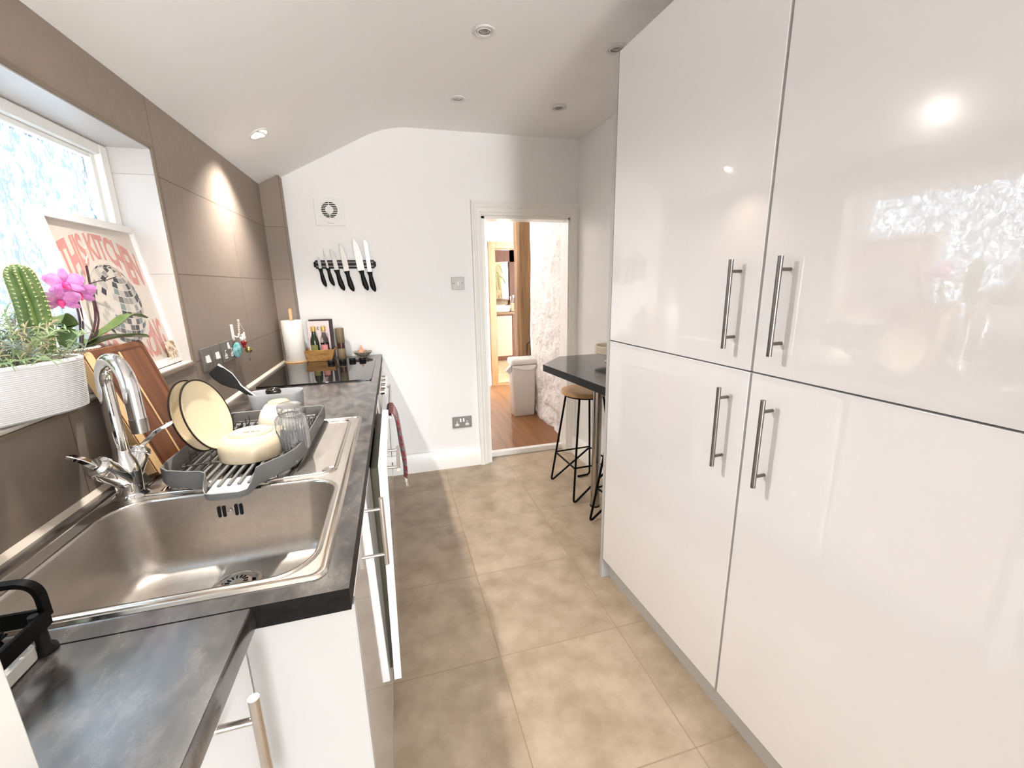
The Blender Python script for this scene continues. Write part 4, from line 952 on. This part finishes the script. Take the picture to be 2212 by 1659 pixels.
def book(label, y, dy, x0, x1, h, mt, lean, ink=None):
    t = thing('cookbook', label, 'book', ((x0+x1)/2, y, ZW+.011), 'cookbooks in the wooden trough')
    BM = Matrix.Translation((0, y, ZW+.011)) @ Matrix.Rotation(R(lean), 4, 'X')
    m = MB(); st = m.mark(); m.box(x0+.002, x1-.003, .002, dy-.002, .003, h-.003); m.xf(st, BM); build('pages', m, paper, t)
    m = MB(); st = m.mark(); m.box(x0, x1, 0, .002, 0, h); m.box(x0, x1, dy-.002, dy, 0, h); m.box(x0, x0+.002, 0, dy, 0, h); m.xf(st, BM); cv = build('cover', m, mt, t)
    if ink:
        body, sx, px, pz = ink; mb = text_mb(body, sx); mb.v = [(px+v[0], -.0006, pz+v[1]) for v in mb.v]; mb.xf(0, BM); build('title', mb, dark_hole, cv, smooth=0)
    return t
book('pale pink cookbook with dark lettering behind the oil bottles', 2.940, .016, .163, .292, .240, mat('pale pink cover', (.74, .62, .60), .4), -3, ('E A', .030, .218, .185))
book('dark covered cookbook behind the pale pink one', 2.961, .016, .172, .312, .250, mat('dark book cover', (.04, .02, .02), .4), -3)
t = thing('pepper_mill', 'tall olive brown pepper mill at the back of the worktop', 'pepper mill', (.352, 2.965, ZW))
mc = (.352, 2.962, ZW); olive = mat('olive brown mill', (.20, .155, .085), .55)
m = MB(); m.lathe([(.0245, .001), (.0255, .004), (.0255, .066), (.024, .068)], mc, 28); build('body', m, olive, t, smooth=45)
m = MB(); m.lathe([(.0235, .068), (.0235, .104)], mc, 28); build('chamber', m, mat('brown chamber', (.07, .025, .015), .15), t, smooth=45)
m = MB(); m.lathe([(.024, .104), (.0255, .106), (.0255, .196), (.0235, .200), (.001, .198)], mc, 28); build('grip', m, olive, t, smooth=45)
t = thing('trinket_dish', 'small mottled dish on the worktop against the end wall', 'dish', (.482, 2.965, ZW))
m = MB(); dc = (.482, 2.962, ZW)
m.lathe([(.020, .0005), (.022, .006), (.045, .018), (.060, .036), (.0615, .039), (.059, .038), (.042, .022), (.001, .012)], dc, 40); build('saucer', m, mat('mottled dish glaze', (.20, .17, .13), .3, col2=(.70, .62, .50), nscale=110, lo=.45, hi=.6), t, smooth=60)
t = thing('seashell', 'pink spiky shell standing in the small mottled dish', 'shell', (.474, 2.962, ZW+.02))
m = MB(); m.lathe([(.001, .016), (.018, .022), (.020, .034), (.012, .048), (.006, .062), (.001, .085)], dc if 0 else (.474, 2.962, ZW), 9, mod=lambda a, z: 1+.35*math.cos(4*a)); m.tube([(.468, 2.955, ZW+.03), (.455, 2.950, ZW+.055)], [.008, .001], 6); m.tube([(.482, 2.955, ZW+.03), (.496, 2.950, ZW+.058)], [.008, .001], 6); build('shell', m, mat('pink shell', (.72, .40, .28), .5), t, smooth=60)

# ---- towel on the oven rail
m = MB(); random.seed(9); L = []; nseg = 17
path = [(.622, .45), (.624, .55), (.628, .68), (.632, .738), (.6415, .7535), (.656, .747), (.670, .70), (.680, .58), (.692, .46), (.690, .395)]
path = smooth_path([(x, 0, z) for x, z in path], 3)
for j in range(nseg+1):
    y = 2.10+.20*j/nseg; ring = []
    for i, p in enumerate(path):
        f = i/(len(path)-1); amp = .007*min(1, abs(f-.45)*3.2); ring.append(Vector((p.x+amp*math.sin(j*1.35+f*2), y+(.006*math.sin(f*6+j)), p.z+.006*math.sin(j*.9)*abs(f-.5))))
    ring2 = [q+Vector((.007 if i > 13 else -.004, 0, 0)) for i, q in enumerate(ring)]
    L.append(ring+ring2[::-1])
m.rings(L)
tw = mat('red patterned towel', (.22, .012, .018), .9, col2=(.34, .03, .035), nscale=60, sheen=.3)
nt = tw.node_tree; Nn, Ll = nt.nodes, nt.links; g_ = Nn.new('ShaderNodeNewGeometry'); s_ = Nn.new('ShaderNodeSeparateXYZ'); Ll.new(g_.outputs['Position'], s_.inputs[0])
band = mnode(Nn, Ll, 'GREATER_THAN', mnode(Nn, Ll, 'SINE', mnode(Nn, Ll, 'MULTIPLY', s_.outputs[2], 150)), .62)
dia = mnode(Nn, Ll, 'GREATER_THAN', mnode(Nn, Ll, 'MULTIPLY', mnode(Nn, Ll, 'SINE', mnode(Nn, Ll, 'MULTIPLY', s_.outputs[1], 260)), mnode(Nn, Ll, 'SINE', mnode(Nn, Ll, 'MULTIPLY', s_.outputs[2], 75))), .35)
mx = Nn.new('ShaderNodeMix'); mx.data_type = 'RGBA'; mx.inputs['B'].default_value = (.16, .20, .19, 1)
old = Nn['Principled BSDF'].inputs['Base Color'].links[0].from_socket; Ll.new(old, mx.inputs['A']); Ll.new(mnode(Nn, Ll, 'MULTIPLY', mnode(Nn, Ll, 'ADD', band, dia), .5), mx.inputs['Factor']); Ll.new(mx.outputs['Result'], Nn['Principled BSDF'].inputs['Base Color'])
t = thing('tea_towel', 'red patterned tea towel with white fringe hanging on the oven rail', 'towel', (.645, 2.31, .40))
build('cloth', m, tw, t, smooth=70)
m = MB()
for j in range(16):
    y = 2.105+.19*j/15; m.tube([(.690, y, .398), (.694+random.uniform(-.004, .006), y+random.uniform(-.006, .006), .37), (.698+random.uniform(-.006, .008), y+random.uniform(-.01, .01), .345)], .0016, 5)
fr = build('fringe', m, mat('white fringe', (.80, .76, .70), .9), t)

# ================================================================== end wall
t = thing('extractor_fan', 'square white extractor fan with round grille, high on the end wall', 'fan', (.366, D, 1.83))
FE = on_end(.366, 1.831)
m = MB(); st = m.mark(); m.prism(rrect(-.083, .083, -.080, .080, .006, 4), 0, .010); m.prism(rrect(-.086, .086, -.082, .082, .006, 4), .010, .018); m.xf(st, FE); build('casing', m, white_plastic, t, bevel=.001)
m = MB(); st = m.mark(); m.lathe([(.048, .0182), (.001, .0183)], (0, .010, 0), 40, cap0=False, cap1=False); m.xf(st, FE); build('fan_opening', m, dark_hole, t)
m = MB(); st = m.mark(); m.lathe([(.024, .0185), (.024, .0235), (.021, .026), (.001, .0265)], (0, .010, 0), 32, cap0=False); m.xf(st, FE); build('hub', m, white_plastic, t, smooth=50)
for i in range(13):
    y = -.058+.0105*i; h = .070
    m = MB(); st = m.mark(); m.box(-h, h, y-.0016, y+.0016, .0185, .0215); m.xf(st, FE); build('slat', m, white_plastic, t, smooth=0)
m = MB(); st = m.mark(); m.box(-.002, .002, -.060, .075, .0186, .0216); m.xf(st, FE); build('rib', m, white_plastic, t, smooth=0)
m = MB(); mb = MB(); [mb.box(-.016+.0044*k, -.0128+.0044*k, -.071, -.0675+.0015*(k in (0, 4)), .018, .0184) for k in range(8)]; mb.xf(0, FE); build('lettering', mb, gap_grey, t, smooth=0)
# knife rack with six knives
t = thing('knife_rack', 'black magnetic knife rack on the white end wall', 'knife rack', (.425, D, 1.487))
KM = on_end(.425, 1.5125)
m = MB(); st = m.mark(); w_, h_ = .190, .0265; m.prism([(-w_+.012, -h_), (w_-.012, -h_), (w_-.010, -h_+.008), (w_, -h_+.012), (w_, h_-.012), (w_-.010, h_-.008), (w_-.012, h_), (-w_+.012, h_), (-w_+.010, h_-.008), (-w_, h_-.012), (-w_, -h_+.012), (-w_+.010, -h_+.008)], .0005, .010); m.xf(st, KM); build('backing', m, black_plastic, t, bevel=.0015)
for y in (-.012, .012):
    m = MB(); st = m.mark(); m.box(-.175, .175, y-.005, y+.005, .010, .013); m.xf(st, KM); build('magnet_strip', m, mat('grey magnet', (.12, .105, .10), .4, metal=.5), t)
blade_m = mat('polished blade', (.50, .485, .46), .22, metal=1)
def knife(label, x, tiltd, zt, zj, zh, prof, hw):
    """tip at zt, bolster at zj, end of handle at zh (heights on the wall)"""
    M = on_end(x, zj) @ Matrix.Translation((0, 0, .0135)) @ Matrix.Rotation(R(tiltd), 4, 'Z')
    t = thing('knife', label, 'knife', tuple(M @ Vector((0, 0, 0))), 'knives on the black rack')
    ln = zt-zj; m = MB(); st = m.mark(); m.prism([(px, py*ln) for px, py in prof], 0, .0018); m.xf(st, M); build('blade', m, blade_m, t, smooth=0, bevel=.0004)
    hl = zj-zh; L = []
    for f, xo, k in ((0, -.001, 1.15), (.06, 0, .95), (.2, .002, .72), (.45, .004, .92), (.7, .007, 1.05), (.88, .012, .85), (1, .016, .25)):
        ring = []
        for q in range(12):
            a = 2*PI*q/12; ring.append(M @ Vector((xo+hw*1.15*k*math.cos(a), .004-f*hl, .002+hw*.75*k*math.sin(a))))
        L.append(ring)
    m = MB(); m.rings(L); build('handle', m, black_plastic, t, smooth=60)
blade_n = lambda w: [(-w/2, 0), (w/2, 0), (w/2, .62), (w*.25, .88), (-w*.25, 1.0), (-w/2, .9)]
chef = lambda w: [(-w/2, 0), (w/2, 0), (w/2, .45), (w*.30, .78), (-w*.05, .95), (-w*.30, 1.0), (-w*.42, .86), (-w*.52, .55)]
bread = lambda w: [(-w/2, 0), (w/2, 0), (w/2, .86), (w*.25, .95), (-w*.3, 1.0), (-w/2, .98)]
thin = lambda w: [(-w/2, 0), (w/2, 0), (w*.25, .5), (-w*.3, .85), (-w*.2, 1.0), (-w*.55, .8), (-w*.7, .5)]
knife('smallest paring knife, leftmost on the black rack', .273, 3, 1.562, 1.484, 1.368, blade_n(.017), .0115)
knife('slim boning knife with a curved narrow blade, second on the rack', .318, 5, 1.612, 1.486, 1.372, thin(.013), .0115)
knife('medium utility knife, third from the left on the rack', .370, 7, 1.612, 1.474, 1.340, blade_n(.026), .0145)
knife('carving knife with a long pointed blade, fourth on the rack', .430, 6, 1.644, 1.466, 1.334, chef(.033), .0145)
knife('chef knife with the widest and tallest blade, fifth on the rack', .520, 6, 1.676, 1.468, 1.338, chef(.044), .0145)
knife('bread knife with a blunt straight blade, rightmost on the rack', .572, 3, 1.668, 1.460, 1.330, bread(.026), .0145)

# ================================================================== ceiling spotlights
glow = mat('lit lamp glass', (1, .9, .75), .3, emit=(1.0, .86, .66), emit_s=7)
lens_off = mat('unlit lamp glass', (.34, .31, .29), .2, metal=.7)
lamp_ring = mat('white lamp bezel', (.74, .73, .71), .3)
def downlight(loc, nrm, label, lit, watts=0, aim=None, cone=150):
    n_ = Vector(nrm).normalized(); t = thing('downlight', label, 'ceiling light', tuple(loc), 'recessed downlights')
    m = MB(); m.lathe([(.0415, .0003), (.0445, .003), (.0435, .0065), (.0385, .0085), (.034, .0065), (.0305, .002)], loc, 40, ax=n_, cap0=False, cap1=False); build('bezel', m, lamp_ring, t, smooth=50)
    ad = Vector(aim).normalized() if aim else n_
    m = MB(); c_ = Vector(loc)+n_*.0015
    m.lathe([(.0305, -.001), (.029, .005), (.026, .007), (.0235, .0035)], c_, 32, ax=ad, cap0=False, cap1=False); build('gimbal', m, lamp_ring, t, smooth=50)
    m = MB(); m.lathe([(.0245, .0015), (.018, .0035), (.001, .0042)], c_, 28, ax=ad, cap0=False, cap1=False); build('lamp', m, glow if lit else lens_off, t, smooth=60)
    if lit:
        l = bpy.data.lights.new('downlight_beam', 'SPOT'); l.energy = watts; l.color = WARM; l.spot_size = R(cone); l.spot_blend = 1.0; l.shadow_soft_size = .022
        o = bpy.data.objects.new('downlight_beam', l); COL.objects.link(o); o.parent = t
        o.matrix_parent_inverse = Matrix(); o.location = ad*.028; o.rotation_euler = Vector((0, 0, -1)).rotation_difference(ad).to_euler()
SN = Vector((K, 0, -1)).normalized()
downlight((.1755, 2.348, H1+K*.1755), SN, 'lit downlight on the sloping ceiling above the hob', True, 12.5, (-.02, -.05, -1), 112)
downlight((.1755, 1.28, H1+K*.1755), SN, 'lit downlight on the sloping ceiling above the sink', True, 15, (.42, .05, -1), 125)
for x, y, lb in ((1.137, 1.899, 'unlit downlight in the flat ceiling, nearest of the middle row'), (1.716, 1.899, 'unlit downlight in the flat ceiling, half hidden by the tall cabinet'), (1.127, 2.544, 'unlit downlight in the flat ceiling, farther one of the middle row'), (1.705, 2.536, 'unlit downlight in the flat ceiling above the breakfast bar')):
    downlight((x, y, H2), (0, 0, -1), lb, False)

# ================================================================== breakfast bar
t = thing('breakfast_bar', 'dark slate breakfast bar with a clipped corner on a chrome post', 'table', (1.83, 2.2, 0))
BP = [(1.512, 2.276), (1.590, 1.615), (cx(1.615, 0)+.02, 1.605), (wr(1.605)-.002, 1.605), (wr(2.5)-.002, 2.501), (1.699, 2.492)]
m = MB(); m.prism(BP, .8705, .91); m.cur = 0
for i, f in enumerate(m.f): m.mi[i] = 0 if len(f) > 4 else 1
build('top', m, [bar_top, bar_edge], t, smooth=0, bevel=.0015)
m = MB(); m.lathe([(.030, .0), (.030, .008)], (1.823, 2.19, 0), 32); build('foot_ring', m, black_metal, t)
m = MB(); m.cyl((1.823, 2.19, .006), (1.823, 2.19, .862), .0275, n=36); m.lathe([(.045, .858), (.045, .8700)], (1.823, 2.19, 0), 32); build('leg', m, mat('brushed chrome post', (.46, .43, .40), .16, metal=1), t, smooth=45)
t = thing('pedestal_bowl', 'pale stone pedestal bowl on the dark breakfast bar, cut off by the tall cabinet', 'bowl', (1.925, 2.20, .91))
m = MB(); pb = (1.925, 2.20, .9105)
m.lathe([(.050, 0), (.052, .003), (.048, .010), (.028, .012), (.025, .02), (.025, .045), (.03, .05), (.106, .053), (.110, .056), (.110, .096), (.107, .099), (.102, .097), (.100, .070), (.001, .066)], pb, 56); build('bowl_body', m, mat('pale travertine', (.66, .56, .43), .5, col2=(.74, .66, .54), nscale=60), t, smooth=40)
# stools
def stool(label, C, rot):
    t = thing('bar_stool', label, 'stool', (C[0], C[1], 0), 'bar stools at the breakfast bar'); MR = Matrix.Translation((C[0], C[1], 0)) @ Matrix.Rotation(rot, 4, 'Z')
    h = .70; m = MB(); st = m.mark(); m.lathe([(.140, h-.026), (.150, h-.022), (.152, h-.010), (.149, h-.002), (.142, h), (.06, h-.003), (.001, h-.004)], (0, 0, 0), 48); m.xf(st, MR); build('seat', m, stool_wood, t, smooth=50)
    m = MB(); st = m.mark(); m.tube([(.128*math.cos(a), .128*math.sin(a), h-.031) for a in [2*PI*k/40 for k in range(40)]], .0065, 8, closed=True); m.xf(st, MR); build('seat_ring', m, black_metal, t, smooth=60)
    hs, ft = .105, .190
    for a, b in (((-1, 1), (1, 1)), ((-1, -1), (1, -1))):
        m = MB(); st = m.mark()
        p0 = (a[0]*.085, a[1]*.092, h-.032); f0 = (a[0]*ft*.83, a[1]*ft*.92, .007); e0 = (b[0]*.125, b[1]*.155, .22); 
        m.tube(fillet([p0, f0, e0], .035, 7), .0068, 10); m.xf(st, MR); build('leg', m, black_metal, t, smooth=60)
        m = MB(); st = m.mark(); p1 = (b[0]*.085, b[1]*.092, h-.032); f1 = (b[0]*ft*.78, b[1]*ft*.92, .007); e1 = (a[0]*.0, b[1]*.165, .12)
        m.tube(fillet([p1, f1, (b[0]*.05, b[1]*ft*.9, .0075)], .03, 7), .0068, 10); m.xf(st, MR); build('leg', m, black_metal, t, smooth=60)
    def on_leg(sx, sy, z, q=.83):
        f = (h-.032-z)/(h-.039); return Vector((sx*(.085+(ft*q-.085)*f), sy*(.092+(ft*.92-.092)*f), z))
    m = MB(); st = m.mark(); m.tube([on_leg(-1, 1, .23), on_leg(-1, -1, .23)], .0058, 8); m.tube([on_leg(1, 1, .23, .78), on_leg(1, -1, .23, .78)], .0058, 8)
    m.tube([on_leg(-1, 1, .235), on_leg(1, 1, .235, .78)], .0055, 8); m.tube([on_leg(-1, -1, .235), on_leg(1, -1, .235, .78)], .0055, 8); m.xf(st, MR); build('brace', m, black_metal, t, smooth=60)
stool('wooden topped bar stool with black wire legs, in front of the chrome post', (1.845, 2.415), R(3))
stool('wooden topped bar stool mostly hidden behind the tall cabinet', (1.885, 1.865), R(8))

# ================================================================== hall and bathroom
t = thing('timber_post', 'upright old oak post at the end of the whitewashed stone wall', 'post', (2.0, 4.25, .03))
m = MB(); random.seed(4); L = []
for i in range(25):
    z = .03+2.19*i/24; dx = .003*math.sin(z*5)+.002*math.sin(z*13); bv = .018+.008*math.sin(z*3.1); x0_, x1_, y0_, y1_ = 1.934+dx, 2.07+dx*1.4, 4.208, 4.345
    L.append([(x0_, y0_+bv*1.6, z), (x0_+bv*1.5, y0_, z), (x1_-.006, y0_, z), (x1_, y0_+.006, z), (x1_, y1_, z), (x0_, y1_, z)])
m.rings(L); build('beam', m, oak_post, t, smooth=0)
m = MB(); m.tube(fillet([(2.02, 4.212, .62), (2.02, 4.200, .74), (2.045, 4.200, .775)], .01, 3), .004, 6); build('iron_hook', m, black_metal, t)
# waste bin
t = thing('waste_bin', 'tall slim pale grey waste bin in front of the oak post', 'bin', (1.93, 4.15, .03))
m = MB(); by0, by1 = 4.02, 4.17
def bo(e, z, bx0=1.818, bx1=2.040): return [(x, y, z) for x, y in rrect(bx0-e, bx1+e, by0-e*.6, by1+e*.6-.005, .018, 4)]
m.rings([bo(-.004, .031), bo(0, .036), bo(.014, .560), bo(.014, .565)]); build('body', m, mat('pale grey bin plastic', (.80, .78, .74), .4), t, smooth=50)
m = MB(); m.rings([bo(.016, .568), bo(.026, .574), bo(.026, .618), bo(.016, .630), bo(-.01, .634)]); l_ = build('lid', m, mat('pale bin lid', (.83, .81, .77), .35), t, smooth=50)
m = MB(); m.box(2.005, 2.012, 4.03, 4.16, .6338, .6352); m.cyl((2.028, 4.07, .633), (2.028, 4.07, .637), .006, n=12); build('lid_catch', m, gap_grey, l_)
m = MB(); bag = []
P0 = [(1.800, 4.00, .567), (1.85, 3.998, .567), (1.93, 3.997, .567), (2.0, 3.997, .567), (2.055, 4.0, .567)]
P1 = [(1.803, 3.994, .55), (1.85, 3.992, .540), (1.93, 3.990, .52), (1.99, 3.990, .515), (2.05, 3.995, .545)]
m.strip([Vector(p) for p in P0], [Vector(p) for p in P1]); m.strip([Vector(p)+Vector((0, .004, -.002)) for p in P1], [Vector(p)+Vector((0, .004, 0)) for p in P0]); m.strip([Vector(p) for p in P1], [Vector(p)+Vector((0, .004, -.002)) for p in P1])
m.hexa([(1.802, 4.03, .568), (1.800, 4.09, .568), (1.745, 4.07, .52), (1.74, 4.03, .515), (1.803, 4.03, .53), (1.80, 4.09, .53), (1.775, 4.07, .48), (1.78, 4.03, .475)])
build('bin_bag', m, mat('white bin bag', (.80, .79, .77), .4), t, smooth=40)
# wall hook rail glimpsed in the hall
t = thing('wall_fitting', 'small white wall fitting glimpsed past the left door moulding', 'wall fitting', (1.86, 5.455, 1.12))
m = MB(); m.cyl((1.866, 5.458, 1.12), (1.866, 5.42, 1.12), .016, .013, 16); m.box(1.850, 1.882, 5.448, 5.459, 1.09, 1.15); build('knob_plate', m, white_plastic, t, bevel=.002)
# bathroom furniture
t = thing('vanity_unit', 'white vanity cabinet with dark red frame in the bathroom beyond the hall', 'vanity', (2.65, 7.5, .03))
m = MB(); m.box(2.2, 2.757, 7.27, 7.88, .11, .835); build('cabinet', m, mat('cream vanity door', (.60, .50, .38), .4), t)
m = MB(); m.box(2.2, 2.86, 7.24, 7.88, .852, .885); build('counter', m, mat('brown counter', (.28, .17, .08), .3), t); 
m = MB(); m.box(2.715, 2.86, 7.25, 7.88, .11, .852); m.box(2.2, 2.86, 7.26, 7.88, .82, .852); m.box(2.2, 2.86, 7.25, 7.88, .03, .11); build('frame', m, dark_wood, t)
t = thing('wash_basin', 'white countertop wash basin seen through the bathroom door', 'basin', (2.52, 7.5, .885))
m = MB()
def bas(e, z, r=.05): return [(x, y, z) for x, y in rrect(2.28-e, 2.68+e, 7.30-e, 7.62+e, r, 5)]
m.rings([bas(0, .886), bas(.01, .90), bas(.035, .995), bas(.038, 1.0), bas(.02, 1.0), bas(.0, .91)]); build('basin_body', m, ceramic, t, smooth=45)
t = thing('basin_tap', 'chrome tap behind the white wash basin', 'tap', (2.47, 7.68, .885))
m = MB(); m.cyl((2.475, 7.70, .885), (2.475, 7.70, 1.10), .018, n=14); m.tube([(2.475, 7.70, 1.08), (2.475, 7.56, 1.10)], .012, 10); m.cyl((2.475, 7.70, 1.10), (2.475, 7.72, 1.16), .02, .012, 12); build('tap_body', m, chrome, t, smooth=45)
t = thing('toothbrush_cup', 'pale cup with brushes beside the wash basin', 'cup', (2.77, 7.5, .885))
m = MB(); m.lathe([(.03, .886), (.036, .89), (.04, 1.03), (.035, 1.03), (.03, .9)], (2.765, 7.45, 0), 20); build('cup', m, mat('beige cup', (.60, .48, .32), .4), t, smooth=45)
for dx, dz in ((-.015, 1.12), (.012, 1.14)):
    m = MB(); m.tube([(2.765+dx*.4, 7.45, .93), (2.765+dx*2, 7.44, dz)], .006, 6); m.box(2.765+dx*2-.012, 2.765+dx*2+.012, 7.43, 7.45, dz-.01, dz+.03); build('toothbrush', m, white_plastic, t)
t = thing('bathroom_mirror', 'tall mirror in a dark wood surround above the wash basin', 'mirror', (2.66, 7.87, 1.1))
m = MB(); m.box(2.36, 2.83, 7.868, 7.88, 1.10, 1.76); build('mirror_glass', m, mirror_m, t, smooth=0)
m = MB(); m.box(2.83, 2.95, 7.80, 7.895, .89, 2.05); m.box(2.30, 2.95, 7.80, 7.895, 1.76, 2.05); build('surround', m, dark_wood, t)
m = MB(); m.box(2.3, 2.84, 7.84, 7.89, 1.065, 1.095); build('shelf', m, pine, t)
t = thing('spider_plant', 'hanging green and white spider plant left of the bathroom mirror', 'plant', (2.44, 7.5, 1.42))
m = MB(); random.seed(8)
for k in range(20):
    a = random.uniform(-1.5, 1.9); ln = random.uniform(.14, .30); d = Vector((math.sin(a), random.uniform(-.4, .1), 0)); up_ = random.uniform(.05, .28)
    P = smooth_path([(2.43, 7.5, 1.42), Vector((2.43, 7.5, 1.42))+d*ln*.4+Vector((0, 0, up_)), Vector((2.43, 7.5, 1.42))+d*ln*.8+Vector((0, 0, up_*.5)), Vector((2.43, 7.5, 1.42))+d*ln*1.05+Vector((0, 0, -.12-up_*.3))], 4)
    m.tube(P, [.004+.007*math.sin(PI*i/(len(P)-1)) for i in range(len(P))], 4)
o_ = build('leaves', m, mat('pale striped leaf', (.42, .46, .22), .5), t, smooth=60); o_['kind'] = 'stuff'
m = MB(); m.lathe([(.05, 1.28), (.07, 1.31), (.075, 1.40), (.06, 1.40), (.055, 1.32)], (2.42, 7.5, 0), 20); m.cyl((2.42, 7.5, 1.29), (2.42, 7.7, 1.15), .02, .02); build('plant_pot', m, mat('brown hanging pot', (.14, .08, .05), .5), t, smooth=45)
